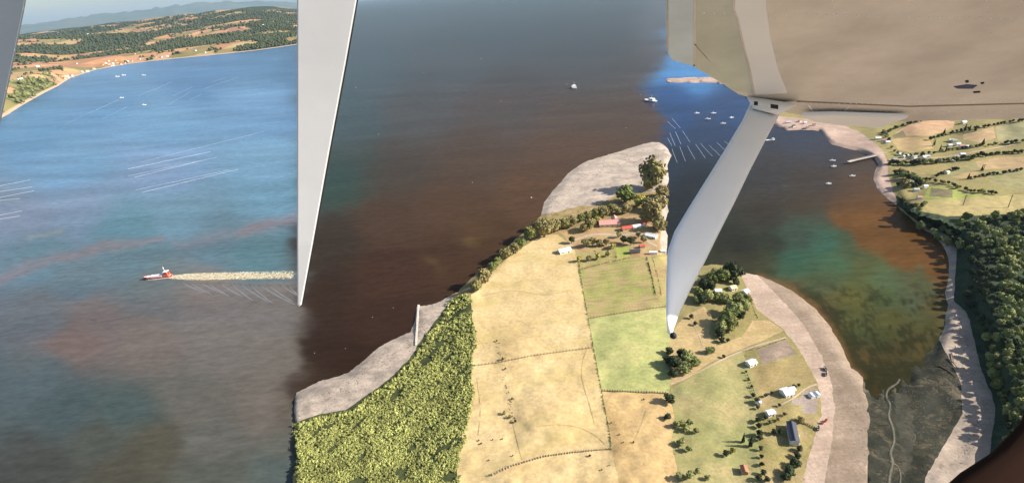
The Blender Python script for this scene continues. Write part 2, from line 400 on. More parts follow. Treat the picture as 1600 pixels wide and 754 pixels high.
gm('sand_d', [(0.28, 0.225, 0.175), (0.345, 0.275, 0.215), (0.40, 0.32, 0.255)], 0.08, 0.7, (0.12, 0.4, 0.3, 0.5, (0.24, 0.19, 0.145)), bump=0.5, dots=(0.3, 0.6, (0.17, 0.13, 0.10), 0.63))
gm('sand_e', [(0.33, 0.23, 0.18), (0.42, 0.30, 0.24), (0.50, 0.36, 0.29)], 0.02, 0.2, (0.02, 0.4, 0.4, 0.5, (0.28, 0.20, 0.16)), bump=0.2)
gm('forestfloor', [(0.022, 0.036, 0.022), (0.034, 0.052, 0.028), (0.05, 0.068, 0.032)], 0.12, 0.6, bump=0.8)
gm('olive', [(0.21, 0.22, 0.085), (0.28, 0.255, 0.11), (0.37, 0.29, 0.14)], 0.03, 0.6, (0.08, 0.6, 0.4, 0.4, (0.20, 0.20, 0.07)), bump=0.3)
gm('olive2', [(0.20, 0.18, 0.065), (0.27, 0.22, 0.09), (0.34, 0.255, 0.13)], 0.06, 0.8, bump=0.4)
gm('tan6', [(0.34, 0.25, 0.12), (0.43, 0.31, 0.155), (0.40, 0.31, 0.145)], 0.04, 0.5, (0.1, 0.35, 0.2, 0.4, (0.27, 0.21, 0.09)), bump=0.3)
gm('plot', [(0.19, 0.145, 0.11), (0.24, 0.18, 0.135), (0.29, 0.22, 0.165)], 0.12, 0.8, (0.4, 0.3, 0.2, 0.4, (0.17, 0.13, 0.10)), bump=0.5)
gm('dry', [(0.21, 0.165, 0.07), (0.27, 0.205, 0.09), (0.30, 0.235, 0.11)], 0.06, 0.8, (0.5, 0.3, 0.3, 0.4, (0.33, 0.25, 0.12)), bump=0.5)
gm('paving', [(0.25, 0.20, 0.165), (0.28, 0.225, 0.19), (0.31, 0.25, 0.21)], 0.1, 0.9, bump=0.1)
gm('mud', [(0.06, 0.053, 0.038), (0.08, 0.068, 0.05), (0.115, 0.092, 0.068)], 0.08, 0.7, rough=0.6, bump=0.3, dots=(0.2, 0.6, (0.06, 0.06, 0.04), 0.58))
gm('c_tan', [(0.27, 0.235, 0.09), (0.35, 0.28, 0.12), (0.38, 0.30, 0.14)], 0.02, 0.2, (0.03, 0.1, 0.15, 0.5, (0.28, 0.26, 0.08)), bump=0.2)
gm('c_tan2', [(0.25, 0.21, 0.08), (0.31, 0.24, 0.10), (0.33, 0.25, 0.12)], 0.02, 0.2, bump=0.2)
gm('c_tan3', [(0.30, 0.22, 0.11), (0.36, 0.25, 0.13), (0.31, 0.25, 0.11)], 0.01, 0.1, bump=0.2)
gm('c_green', [(0.23, 0.27, 0.055), (0.27, 0.30, 0.075), (0.30, 0.29, 0.09)], 0.02, 0.2, bump=0.2)
gm('c_green2', [(0.21, 0.20, 0.085), (0.27, 0.235, 0.11), (0.24, 0.23, 0.10)], 0.02, 0.15, bump=0.2)
gm('c_green3', [(0.22, 0.21, 0.10), (0.28, 0.25, 0.13), (0.32, 0.27, 0.15)], 0.01, 0.1, bump=0.2)
gm('c_brown', [(0.15, 0.125, 0.07), (0.19, 0.155, 0.085), (0.17, 0.16, 0.07)], 0.03, 0.3, (0.1, 0.1, 0.2, 0.5, (0.13, 0.11, 0.06)), bump=0.3)
gm('c_orange', [(0.36, 0.24, 0.12), (0.42, 0.28, 0.15), (0.38, 0.28, 0.13)], 0.01, 0.1, (0.02, 0.3, 0.2, 0.4, (0.33, 0.25, 0.10)), bump=0.2)
gm('c_orange2', [(0.40, 0.25, 0.14), (0.46, 0.29, 0.17), (0.40, 0.28, 0.14)], 0.008, 0.1, (0.015, 0.2, 0.2, 0.4, (0.36, 0.26, 0.12)), bump=0.2)
gm('c_orange3', [(0.38, 0.26, 0.14), (0.42, 0.29, 0.16), (0.36, 0.28, 0.13)], 0.008, 0.1, bump=0.2)
# tidal flat: weed, olive mud, stones and pools
m, t, b = nt('tidal_flat_ground')
c = ramp(t, pos_noise(t, 0.05, 6, 0.7, dist=1.2), [(0.36, (0.018, 0.020, 0.012)), (0.48, (0.032, 0.032, 0.018)), (0.58, (0.065, 0.055, 0.031)), (0.70, (0.13, 0.10, 0.062))])
fm = ramp(t, pos_noise(t, 0.20, 5, 0.8, dist=1.0), [(0.48, 0.0), (0.54, 0.9)])
c = mixc(t, fm, c, (0.022, 0.022, 0.015))
c = mixc(t, ramp(t, pos_noise(t, 0.11, 5, 0.75, dist=0.7), [(0.57, 0.0), (0.66, 0.65)]), c, (0.14, 0.108, 0.066))
c = mixc(t, 0.8, c, ramp(t, pos_noise(t, 0.9, 3, 0.7), [(0.3, 0.55), (0.7, 1.35)]), 'MULTIPLY')
t.links.new(c, b.inputs['Base Color']); b.inputs['Roughness'].default_value = 0.7
bp = N(t, 'ShaderNodeBump', _Strength=0.5, _Distance=0.3)
t.links.new(pos_noise(t, 0.6, 5, 0.7), bp.inputs['Height']); t.links.new(bp.outputs[0], b.inputs['Normal'])
GM['flat'] = m
m, t, b = nt('weedy_mud_ground')
c = ramp(t, pos_noise(t, 0.07, 6, 0.75, dist=1.0), [(0.30, (0.035, 0.034, 0.024)), (0.50, (0.06, 0.055, 0.036)), (0.66, (0.10, 0.085, 0.055))])
c = mixc(t, ramp(t, pos_noise(t, 0.45, 4, 0.75, dist=0.8), [(0.50, 0.0), (0.60, 0.8)]), c, (0.03, 0.032, 0.022))
t.links.new(c, b.inputs['Base Color']); b.inputs['Roughness'].default_value = 0.6
GM['flat2'] = m

# ------------------------------------------------------------------ the near land: one triangulation cut along every outline
def warp(x, y):
    a = 1.6 + 6.0 * math.exp(-((x - 1385) ** 2 / 4500 + (y - 620) ** 2 / 9000)) * (1 if y < 900 else 0)
    return (x + a * (mnoise.noise(Vector((x * 0.11, y * 0.11, 3.1))) + 0.5 * mnoise.noise(Vector((x * 0.3, y * 0.3, 9.1)))),
            y + a * 0.8 * (mnoise.noise(Vector((x * 0.11, y * 0.11, 7.7))) + 0.5 * mnoise.noise(Vector((x * 0.3, y * 0.3, 1.9)))))
cv, ce, key = [], [], {}
def vid(x, y):
    k = (round(x * 2), round(y * 2))
    if k not in key: key[k] = len(cv); cv.append(Vector((x, y)))
    return key[k]
wp = []
for name, mk, poly in regions:
    n = len(poly); ring = []
    for i in range(n):
        a, b2 = poly[i], poly[(i + 1) % n]
        if (b2, a) < (a, b2): p, q, rev = b2, a, True
        else: p, q, rev = a, b2, False
        L = math.hypot(q[0] - p[0], q[1] - p[1])
        step = 5 if max(p[1], q[1]) < 780 and max(p[0], q[0]) < 1650 else 40
        k = max(1, int(L / step))
        seg = [(p[0] + (q[0] - p[0]) * j / k, p[1] + (q[1] - p[1]) * j / k) for j in range(k + 1)]
        seg = [warp(*s_) if mk not in ('paving',) else s_ for s_ in seg]
        ids = [vid(*s_) for s_ in seg]
        for j in range(k):
            if ids[j] != ids[j + 1]: ce.append((ids[j], ids[j + 1]))
        if rev: seg = seg[::-1]
        ring += seg[:-1]
    wp.append(ring)
landring = wp[0]
gx, gy = [], []
y = 75.0; row = 0
while y < 1000:
    st = 3.2 if y < 340 else (5.5 if y < 770 else 40)
    xs = np.arange(455 + (row % 2) * st / 2, 1640, st * (1.15 if y < 770 else 1)); gx += list(xs); gy += [y] * len(xs)
    y += st * (0.9 if y < 340 else 0.9); row += 1
gx = np.array(gx) + rng.uniform(-.6, .6, len(gx)); gy = np.array(gy) + rng.uniform(-.6, .6, len(gy))
keep = in_poly(gx, gy, landring)
dmin = np.full(len(gx), 9.0)
allb = np.array([tuple(v) for v in cv])
for i in range(0, len(gx), 3000):
    dd = (gx[i:i + 3000, None] - allb[None, :, 0]) ** 2 + (gy[i:i + 3000, None] - allb[None, :, 1]) ** 2
    dmin[i:i + 3000] = np.sqrt(dd.min(1))
keep &= dmin > 1.3
for x_, y_ in zip(gx[keep], gy[keep]): cv.append(Vector((x_, y_)))
ov, oe, of, _, _, _ = delaunay_2d_cdt(cv, list(set(tuple(sorted(e)) for e in ce)), [], 0, 1e-4)
ov = np.array([tuple(v) for v in ov]); of = np.array([f for f in of if len(f) == 3])
cx = ov[of].mean(1)
rid = np.full(len(of), -1)
for i, ring in enumerate(wp):
    ins = in_poly(cx[:, 0], cx[:, 1], ring); rid[ins] = i
rid[~in_poly(cx[:, 0], cx[:, 1], landring)] = -1
vz = zg(ov[:, 0], ov[:, 1])
onshore = dist_line(ov[:, 0], ov[:, 1], landring, True) < 0.2
vz[onshore] = -0.15
dirs = np.array([ray(x_, y_) for x_, y_ in ov])
tt = (vz - H) / np.minimum(dirs[:, 2], -0.004)
P3 = np.array(cam_pos) + dirs * tt[:, None]
# triangles must face up
def area2(a, b, c): return (b[:, 0] - a[:, 0]) * (c[:, 1] - a[:, 1]) - (b[:, 1] - a[:, 1]) * (c[:, 0] - a[:, 0])
flip = area2(P3[of[:, 0]], P3[of[:, 1]], P3[of[:, 2]]) < 0
of[flip] = of[flip][:, ::-1]
sel = rid >= 0
land_bvh = BVHTree.FromPolygons([tuple(p) for p in P3], [tuple(int(i) for i in f) for f in of[sel]])
for i, (name, mk, poly) in enumerate(regions):
    fs = of[rid == i]
    if not len(fs): continue
    u, inv = np.unique(fs, return_inverse=True); inv = inv.reshape(-1, 3)
    me = bpy.data.meshes.new(name); me.from_pydata([tuple(p) for p in P3[u]], [], [tuple(int(q) for q in f) for f in inv])
    me.materials.append(GM[mk]); me.polygons.foreach_set('use_smooth', [True] * len(me.polygons)); me.update()
    o = bpy.data.objects.new(name, me); C.objects.link(o); tag(o, kind='structure')

def ground(px, py):
    d = ray(px, py).normalized()
    hit = land_bvh.ray_cast(cam_pos, d, 100000)
    if hit[0] is not None: return hit[0]
    return at(px, py, 0.0)
def drop(x, y):
    hit = land_bvh.ray_cast(Vector((x, y, 500)), Vector((0, 0, -1)), 1000)
    return hit[0].z if hit[0] is not None else 0.0

# unseen pale ground under and behind the aircraft, added to bounce light upward
a_, b_ = at(470, 985, 0), at(2400, 985, 0)
MB().add([(a_.x, a_.y, 0.3), (b_.x, b_.y, 0.3), (2500, -2500, 0.3), (-2500, -2500, 0.3), (-600, -40, 0.3)], [(4, 3, 2, 1, 0)]).build('bounce_ground', GM['sand_b'])
tag(bpy.data.objects['bounce_ground'], kind='structure')

# ------------------------------------------------------------------ water: colour of algae and clear patches, with reflected sky painted in
WK = 1.62
ctrl = [
 (60, 200, 78, 120, 165), (150, 150, 78, 120, 168), (300, 110, 68, 108, 158), (440, 85, 66, 105, 150), (250, 200, 92, 132, 176), (420, 180, 92, 130, 176), (100, 260, 92, 130, 172),
 (250, 260, 102, 130, 172), (420, 260, 100, 138, 176), (120, 330, 98, 120, 152), (30, 350, 98, 114, 142), (280, 330, 92, 124, 152), (430, 310, 92, 130, 162), (200, 360, 82, 118, 142),
 (60, 400, 84, 112, 134), (200, 405, 84, 108, 126), (400, 395, 80, 112, 130), (340, 380, 84, 110, 132), (120, 440, 88, 108, 124), (240, 455, 92, 104, 112), (330, 465, 112, 108, 110), (430, 480, 110, 106, 106),
 (60, 500, 96, 102, 110), (150, 490, 106, 100, 102), (120, 530, 110, 96, 92), (230, 540, 112, 104, 100), (340, 540, 112, 108, 104), (440, 560, 112, 107, 102), (50, 590, 80, 94, 100),
 (100, 630, 72, 86, 90), (190, 640, 74, 88, 88), (300, 630, 98, 97, 92), (430, 640, 112, 106, 100), (150, 690, 78, 82, 78), (240, 700, 82, 80, 70), (330, 695, 94, 94, 90), (60, 730, 70, 72, 70),
 (200, 740, 76, 75, 66), (330, 740, 82, 86, 80), (440, 730, 84, 94, 92), (450, 690, 96, 98, 92),
 (600, 25, 84, 92, 104), (800, 30, 80, 83, 90), (1000, 30, 88, 84, 86), (570, 100, 74, 86, 98), (700, 100, 82, 82, 88), (900, 90, 82, 78, 80), (1020, 90, 86, 78, 76),
 (540, 190, 66, 78, 84), (650, 170, 76, 74, 76), (790, 160, 78, 70, 68), (900, 180, 84, 70, 62), (1010, 180, 86, 70, 60), (525, 290, 56, 70, 66), (620, 260, 70, 62, 56), (740, 250, 78, 64, 55), (900, 230, 86, 68, 56),
 (510, 380, 58, 50, 44), (600, 340, 74, 58, 48), (700, 320, 80, 62, 50), (820, 310, 86, 66, 52), (500, 460, 54, 42, 36), (600, 430, 66, 48, 40), (720, 400, 70, 52, 42), (500, 540, 52, 39, 34), (600, 500, 58, 43, 37), (560, 560, 52, 39, 33),
 (480, 600, 56, 44, 38), (440, 650, 98, 92, 86), (780, 370, 76, 58, 44),
 (1060, 145, 48, 78, 128), (1060, 170, 52, 76, 116), (1110, 200, 56, 70, 98), (1060, 260, 48, 58, 78), (1060, 105, 84, 142, 200), (1090, 112, 84, 142, 200), (1140, 165, 54, 74, 112), (1050, 320, 44, 50, 60), (1090, 280, 46, 52, 62),
 (1250, 220, 62, 66, 80), (1300, 235, 64, 64, 74), (1210, 260, 62, 62, 68), (1270, 280, 66, 62, 62), (1340, 260, 76, 68, 66), (1350, 285, 84, 68, 56), (1200, 330, 60, 58, 56), (1260, 320, 68, 62, 56), (1310, 310, 78, 64, 54),
 (1150, 390, 46, 50, 48), (1200, 380, 52, 58, 54), (1250, 370, 62, 78, 72), (1280, 380, 60, 98, 90), (1320, 385, 70, 84, 66), (1240, 405, 58, 92, 84), (1300, 410, 70, 100, 82), (1340, 410, 78, 86, 58), (1190, 415, 66, 70, 56), (1150, 410, 60, 62, 54),
 (1380, 440, 80, 100, 76), (1430, 440, 82, 88, 66), (1420, 470, 80, 92, 76), (1350, 460, 84, 90, 58), (1460, 480, 96, 88, 58), (1280, 440, 72, 86, 66), (1320, 490, 78, 84, 56), (1390, 500, 84, 86, 54), (1440, 510, 84, 82, 52),
 (1310, 520, 80, 74, 48), (1350, 560, 82, 72, 48), (1400, 550, 70, 66, 44), (1380, 530, 70, 76, 50), (1430, 550, 84, 78, 50), (1370, 590, 60, 58, 38), (1400, 590, 60, 58, 38), (1365, 615, 62, 56, 38), (1395, 615, 62, 56, 38), (1425, 575, 66, 62, 42), (1350, 520, 72, 82, 54), (1430, 500, 76, 86, 62), (1380, 470, 72, 88, 62), (1340, 470, 92, 94, 56), (1250, 420, 62, 94, 80), (1250, 450, 92, 78, 56), (1290, 490, 92, 76, 54)]
ctl = np.array(ctrl, float); ctl_lin = s2l(ctl[:, 2:5])
bloomC = [(1312, 300), (1290, 332), (1300, 354), (1328, 364), (1338, 388), (1372, 400), (1392, 418), (1418, 427), (1434, 426), (1440, 418), (1446, 432), (1458, 442), (1474, 470), (1490, 440), (1490, 390), (1440, 345), (1405, 318), (1380, 300), (1350, 285)]
streaks = [([(-20, 434), (60, 410), (130, 390), (200, 378), (255, 370)], 8, (124, 104, 112), 0.7),
           ([(280, 382), (350, 366), (410, 356), (470, 338)], 11, (116, 110, 126), 0.5),
           ([(-10, 340), (80, 325), (200, 280), (250, 268)], 22, (112, 124, 160), 0.3),
           ([(380, 360), (470, 344)], 8, (124, 102, 112), 0.6),
           ([(50, 372), (95, 358)], 2.5, (130, 138, 130), 0.6),
           ([(40, 560), (110, 525), (200, 505), (260, 480)], 26, (110, 98, 96), 0.25),
           ([(150, 500), (260, 470), (330, 462)], 16, (112, 102, 100), 0.3),
           ([(360, 600), (470, 585)], 22, (108, 100, 94), 0.25),
           ([(730, 168), (780, 158), (860, 150)], 12, (88, 68, 62), 0.5),
           ([(738, 376)], 11, (112, 96, 62), 0.55), ([(684, 414)], 10, (96, 82, 56), 0.45),
           ([(728, 350), (760, 356)], 9, (96, 76, 54), 0.4),
           ([(300, 690), (325, 688)], 5, (112, 114, 112), 0.5),
           ([(500, 300), (540, 275), (580, 250)], 26, (48, 74, 74), 0.55), ([(520, 180), (560, 120)], 30, (64, 88, 98), 0.4),
           ([(1224, 287)], 5, (96, 92, 92), 0.4)]
def water_cols(px, py):
    q = fbm(px * 0.012, py * 0.03, 11) - 0.5; q2 = fbm(px * 0.05, py * 0.09, 31) - 0.5
    wx = px + q * 40 + q2 * 10; wy = py + (fbm(px * 0.012 + 50, py * 0.03, 12) - 0.5) * 24 + q2 * 6
    out = np.zeros((len(px), 3))
    for i in range(0, len(px), 4000):
        d2 = (wx[i:i + 4000, None] - ctl[None, :, 0]) ** 2 + ((wy[i:i + 4000, None] - ctl[None, :, 1]) * 1.3) ** 2 + 350
        # keep the left bay from bleeding across the strut line into the brown bay
        mem = sstep(418, 520, 1.6 * (wx - px)[i:i + 4000, None] + px[i:i + 4000, None] + 0 * ctl[None, :, 0])
        mem = np.where(ctl[None, :, 0] > 466, mem, 1 - mem)
        mc = sstep(995, 1075, px[i:i + 4000, None] + 1.5 * (wx - px)[i:i + 4000, None]) + 0 * ctl[None, :, 0]
        mc = np.where(ctl[None, :, 0] > 1041, mc, 1 - mc); mc = np.where(ctl[None, :, 0] < 466, 1, mc)
        wgt = d2 ** -2.2 * (mem + 1e-3) * (mc + 2e-3)
        out[i:i + 4000] = (wgt[:, :, None] * ctl_lin[None]).sum(1) / wgt.sum(1)[:, None]
    for pts, wd, col, st in streaks:
        d = dist_line(wx, wy, pts) if len(pts) > 1 else np.hypot(wx - pts[0][0], (wy - pts[0][1]) * 1.2)
        k = (0.72 * st * np.exp(-(d / wd) ** 2))[:, None]
        out = out * (1 - k) + s2l(col)[None] * k
    wx2 = px + q2 * 12; wy2 = py + q2 * 9
    ins = in_poly(wx2, wy2, bloomC); d = dist_line(wx2, wy2, bloomC, True)
    k = (sstep(-7, 12, np.where(ins, d, -d)) * sstep(285, 350, py + 0.25 * (px - 1330)) * 0.95)[:, None]
    bc = s2l((106, 76, 44))[None] * (0.82 + 0.36 * fbm(px * 0.02, py * 0.04, 77))[:, None]
    out = out * (1 - k) + bc * k
    # weed beds over the shallows of the inlet
    wz = sstep(425, 470, py) * sstep(1225, 1250, px) * (px < 1490) * (~ins) * sstep(0, 10, py - (425 + 0.0 * px))
    d1 = dist_line(px, py, shore_c1[14:])
    wd_ = 0.55 * fbm(px * 0.06, py * 0.07, 91) + 0.45 * fbm(px * 0.22, py * 0.26, 92, 3); edge = np.exp(-((d1 - 14) / 10) ** 2)
    k = (wz * sstep(0.50, 0.66, wd_ + 0.13 * edge + 0.12 * sstep(460, 570, py)) * 0.75)[:, None]
    out = out * (1 - k) + s2l((46, 50, 36))[None] * k
    # sandy rim under the water's edge
    d2_ = dist_line(px, py, shore_c1[13:])
    k = (np.exp(-(d2_ / 5.0) ** 2) * 0.6 * (px > 1170))[:, None]
    out = out * (1 - k) + s2l((120, 96, 66))[None] * k
    # wind bands on the far blue water
    bands = (fbm(px * 0.006 + py * 0.01, py * 0.12, 53) - 0.5)
    out *= (1 + 0.40 * bands * np.where(px < 466, sstep(420, 260, py) + 0.15, sstep(260, 120, py)))[:, None]
    out *= (1 + 0.10 * (fbm(px * 0.2, py * 0.4, 63, 3) - 0.5))[:, None]
    inb = (sstep(425, 510, px + 1.6 * (wx - px)) * sstep(1075, 975, px + 1.5 * (wx - px)))[:, None]
    out = out * (1 + inb * (np.array([1.02, 0.98, 0.84])[None] * (0.25 + 0.83 * sstep(0, 230, py))[:, None] - 1))  # brown bay darkened towards the horizon to offset sky reflection and haze
    ina = (sstep(510, 425, px + 1.6 * (wx - px)) * (1 - 0.85 * sstep(380, 520, py)))[:, None]
    out = out * (1 + ina * (np.array([1.44, 1.34, 1.12])[None] - 1))  # left bay's colour lifted to stand in for reflected sky
    inc = sstep(1030, 1054, px)[:, None] * sstep(190, 260, py)[:, None]
    out = out * (1 + inc * (np.array([1.10, 1.0, 0.80])[None] - 1))
    return out / WK
deps = np.concatenate([np.arange(80, 62, -3), np.arange(62, 30, -0.22), np.arange(30, 1.6, -0.16), np.geomspace(1.6, 0.16, 40)])
rr = H / np.tan(np.radians(deps))
az = np.radians(np.concatenate([np.arange(-100, -52, 4), np.arange(-52, 54, 0.26), np.arange(54, 101, 4)]))
A_, R_ = np.meshgrid(az, rr)
Xw, Yw = R_ * np.sin(A_), R_ * np.cos(A_)
Pw = np.stack([Xw.ravel(), Yw.ravel(), np.zeros(Xw.size)], 1)
px_, py_, d_ = proj(Pw)
ok = d_ > 1
px_ = np.where(ok, np.clip(px_, -150, 1750), 0); py_ = np.where(ok, np.clip(py_, 0, 900), 800)
wc = water_cols(px_, py_)
nr, na = Xw.shape
ii = np.arange(nr * na).reshape(nr, na)
qf = np.stack([ii[:-1, :-1], ii[:-1, 1:], ii[1:, 1:], ii[1:, :-1]], -1).reshape(-1, 4)[:, ::-1]
me = bpy.data.meshes.new('water')
me.from_pydata([tuple(p) for p in Pw], [], [tuple(int(k) for k in f) for f in qf])
ca = me.color_attributes.new('bloom', 'FLOAT_COLOR', 'POINT')
ca.data.foreach_set('color', np.concatenate([wc, np.ones((len(wc), 1))], 1).astype(np.float32).ravel())
me.polygons.foreach_set('use_smooth', [True] * len(me.polygons))
m, t, b = nt('sea_water')
at_ = N(t, 'ShaderNodeAttribute', attribute_name='bloom')
rip = ramp(t, pos_noise(t, 0.22, 5, 0.75, stretch=(0.35, 1, 1), rotz=0.3), [(0.3, 0.78), (0.7, 1.22)])
rip = mixc(t, 1.0, rip, ramp(t, pos_noise(t, 0.02, 5, 0.7, stretch=(0.2, 1, 1), rotz=0.25, dist=0.6), [(0.3, 0.86), (0.7, 1.14)]), 'MULTIPLY')
t.links.new(mixc(t, 1.0, at_.outputs['Color'], rip, 'MULTIPLY'), b.inputs['Base Color'])
b.inputs['Roughness'].default_value = 0.25
b.inputs['Specular IOR Level'].default_value = 0.012
bp = N(t, 'ShaderNodeBump', _Strength=0.45, _Distance=0.3)
t.links.new(pos_noise(t, 0.30, 3, 0.6, stretch=(0.5, 1, 1), rotz=0.35), bp.inputs['Height']); t.links.new(bp.outputs[0], b.inputs['Normal'])
me.materials.append(m); me.update()
o = bpy.data.objects.new('water', me); C.objects.link(o); tag(o, kind='structure')

# ------------------------------------------------------------------ far coast of the left-hand bay
coast = [(-70, 226), (-30, 204), (14, 178), (50, 156), (90, 135), (110, 122), (150, 109), (200, 100), (260, 93), (330, 86.5), (400, 79), (440, 73.5), (465, 69.5), (500, 64), (528, 50)]
cg = np.array([tuple(at(*p)) for p in coast])
caz = np.arctan2(cg[:, 0], cg[:, 1]); cr = np.hypot(cg[:, 0], cg[:, 1])
order = np.argsort(caz); caz, cr = caz[order], cr[order]
azl = np.linspace(caz[0], caz[-1], 330)
r0 = np.interp(azl, caz, cr)
rmax = 15000.0
un = np.linspace(0, 1, 200) ** 1.0
rl = 1.0 / (1.0 / r0[None, :] * (1 - un[:, None]) + (1.0 / rmax) * un[:, None])   # even steps of looking angle
Al = np.repeat(azl[None, :], len(un), 0)
Xl, Yl = rl * np.sin(Al), rl * np.cos(Al)
ds = rl - r0[None, :]
endr = np.interp(azl, [caz[0], caz[0] + 0.1, caz[-1] - 0.16, caz[-1] - 0.09, caz[-1] - 0.04, caz[-1]], [1, 1, 1, 0.8, 0.3, 0.0])[None, :]
hill = fbm(Xl / 900, Yl / 900, 3, 5)
hill2 = fbm(Xl / 2600 + 9, Yl / 2600, 8, 4)
right = sstep(-0.62, -0.38, Al)
big = sstep(500, 6500, ds) * (240 + 90 * right * sstep(1500, 8000, ds)) * hill2 * 1.25
Zl = (sstep(20, 420, ds) * 34 * (0.35 + hill) + big + (hill - 0.5) * 60 * sstep(200, 1800, ds) + 1.2) * (0.1 + 0.9 * endr)
BAZ = math.atan2(at(96, 132).x, at(96, 132).y)
bluff = sstep(BAZ + 0.03, BAZ - 0.03, Al) * sstep(10, 160, ds) * 16
Zl = np.maximum(Zl + bluff, 1.0)
Zl *= sstep(13800, 11000, rl) * 0.97 + 0.03
Zl[0] = -0.5
# colours: patchwork of dry fields, hedged darker wood, pale shore strip
jx, jy = Xl + 90 * (fbm(Xl / 260, Yl / 260, 21) - .5), Yl + 160 * (fbm(Xl / 260, Yl / 260, 22) - .5)
cs = 105.0
gxi, gyi = jx / (cs * 1.3), jy / (cs * 1.9)
def cellh(a, b, s): return vnoise(np.floor(a) + 0.0, np.floor(b) + 0.0, s)
best = np.full(Xl.shape, 9e9); second = np.full(Xl.shape, 9e9); cid = np.zeros(Xl.shape)
for ox in (-1, 0, 1):
    for oy in (-1, 0, 1):
        a, b2 = np.floor(gxi) + ox, np.floor(gyi) + oy
        fx = a + cellh(a, b2, 41); fy = b2 + cellh(a, b2, 42)
        dd = np.hypot(gxi - fx, gyi - fy)
        nb = dd < best
        second = np.where(nb, best, np.minimum(second, dd)); best = np.where(nb, dd, best)
        cid = np.where(nb, cellh(a, b2, 43), cid)
pal = s2l([(214, 160, 116), (196, 148, 108), (206, 170, 122), (170, 150, 100), (222, 172, 130), (150, 140, 92), (190, 140, 112), (204, 178, 128)]) * 0.62
colr = pal[np.clip((cid * 8).astype(int), 0, 7)]
wood_f = fbm(Xl / 260, Yl / 420, 66, 5) + 0.17 * sstep(2800, 6000, rl) + 0.05 * right - 0.035 - 0.05 * sstep(1800, 500, ds) * (1 - right)
wood_f += 0.16 * (second - best < 0.07) * (fbm(Xl / 150, Yl / 150, 67) > 0.42)
wood_f += 0.30 * sstep(BAZ + 0.015, BAZ - 0.02, Al) * sstep(700, 60, ds)            # scrubby bluff on the left
wood_f += 0.12 * sstep(-0.50, -0.42, Al) * sstep(1500, 200, ds)         # wooded slope on the right
wmask = sstep(0.555, 0.59, wood_f)
woodc = s2l((72, 82, 66))[None, None] * (0.35 + 0.5 * fbm(Xl / 60, Yl / 60, 5, 3))[..., None]
bl = sstep(BAZ + 0.015, BAZ - 0.02, Al) * sstep(700, 60, ds)
woodc = woodc * (1 - bl[..., None]) + s2l((130, 132, 88))[None, None] * 0.42 * (0.6 + 0.8 * fbm(Xl / 25, Yl / 40, 6, 3))[..., None] * bl[..., None]
colr = colr * (0.8 + 0.4 * fbm(Xl / 70, Yl / 120, 25, 3))[..., None]
colr = colr * (1 - wmask[..., None]) + woodc * wmask[..., None]
shore_k = sstep(60, 34, ds)[..., None]
colr = colr * (1 - shore_k) + s2l((220, 190, 160))[None, None] * 0.62 * shore_k
me = bpy.data.meshes.new('far_coast')
Pl = np.stack([Xl.ravel(), Yl.ravel(), Zl.ravel()], 1); nr, na = Xl.shape
ii = np.arange(nr * na).reshape(nr, na)
qf = np.stack([ii[:-1, :-1], ii[:-1, 1:], ii[1:, 1:], ii[1:, :-1]], -1).reshape(-1, 4)[:, ::-1]
me.from_pydata([tuple(p) for p in Pl], [], [tuple(int(k) for k in f) for f in qf])
ca = me.color_attributes.new('cover', 'FLOAT_COLOR', 'POINT')
ca.data.foreach_set('color', np.concatenate([colr.reshape(-1, 3), np.ones((nr * na, 1))], 1).astype(np.float32).ravel())
me.polygons.foreach_set('use_smooth', [True] * len(me.polygons))
m, t, b = nt('far_coast_cover')
at_ = N(t, 'ShaderNodeAttribute', attribute_name='cover'); t.links.new(at_.outputs['Color'], b.inputs['Base Color'])
b.inputs['Roughness'].default_value = 0.95
me.materials.append(m); me.update()
o = bpy.data.objects.new('far_coast', me); C.objects.link(o); tag(o, kind='structure')
coast_bvh = BVHTree.FromPolygons([tuple(p) for p in Pl], [tuple(int(k) for k in f) for f in qf])
def coast_at(px, py):
    h = coast_bvh.ray_cast(cam_pos, ray(px, py).normalized(), 100000)
    return h[0]

# mountains beyond the far water
mp_ = MB()
nn = 120; rows_ = []
for j, (rad, k) in enumerate(((44000, 0), (46500, 0.55), (49500, 1.0), (56000, 0.0))):
    for i in range(nn):
        a = R(-62 + 46 * i / (nn - 1))
        hgt = 330 + 470 * float(fbm(np.array([i * 0.07 + 3]), np.array([j * 0.4]), 9, 5)[0]) + 300 * math.exp(-((i - 92) / 18) ** 2)
        hgt *= min(1, (nn - 1 - i) / 14)
        mp_.v.append((rad * math.sin(a), rad * math.cos(a), -4 + hgt * k * (1 if k < 1 else 0.9 + 0.2 * random.random())))
for j in range(3):
    for i in range(nn - 1):
        mp_.f.append((j * nn + i, j * nn + i + 1, (j + 1) * nn + i + 1, (j + 1) * nn + i)); mp_.m.append(0)
o = mp_.build('far_hills', ground_mat('far_hill_cover', [(0.05, 0.07, 0.05), (0.08, 0.10, 0.06), (0.12, 0.12, 0.08)], 0.0006, 0.004, bump=0), smooth=True); tag(o, kind='structure')

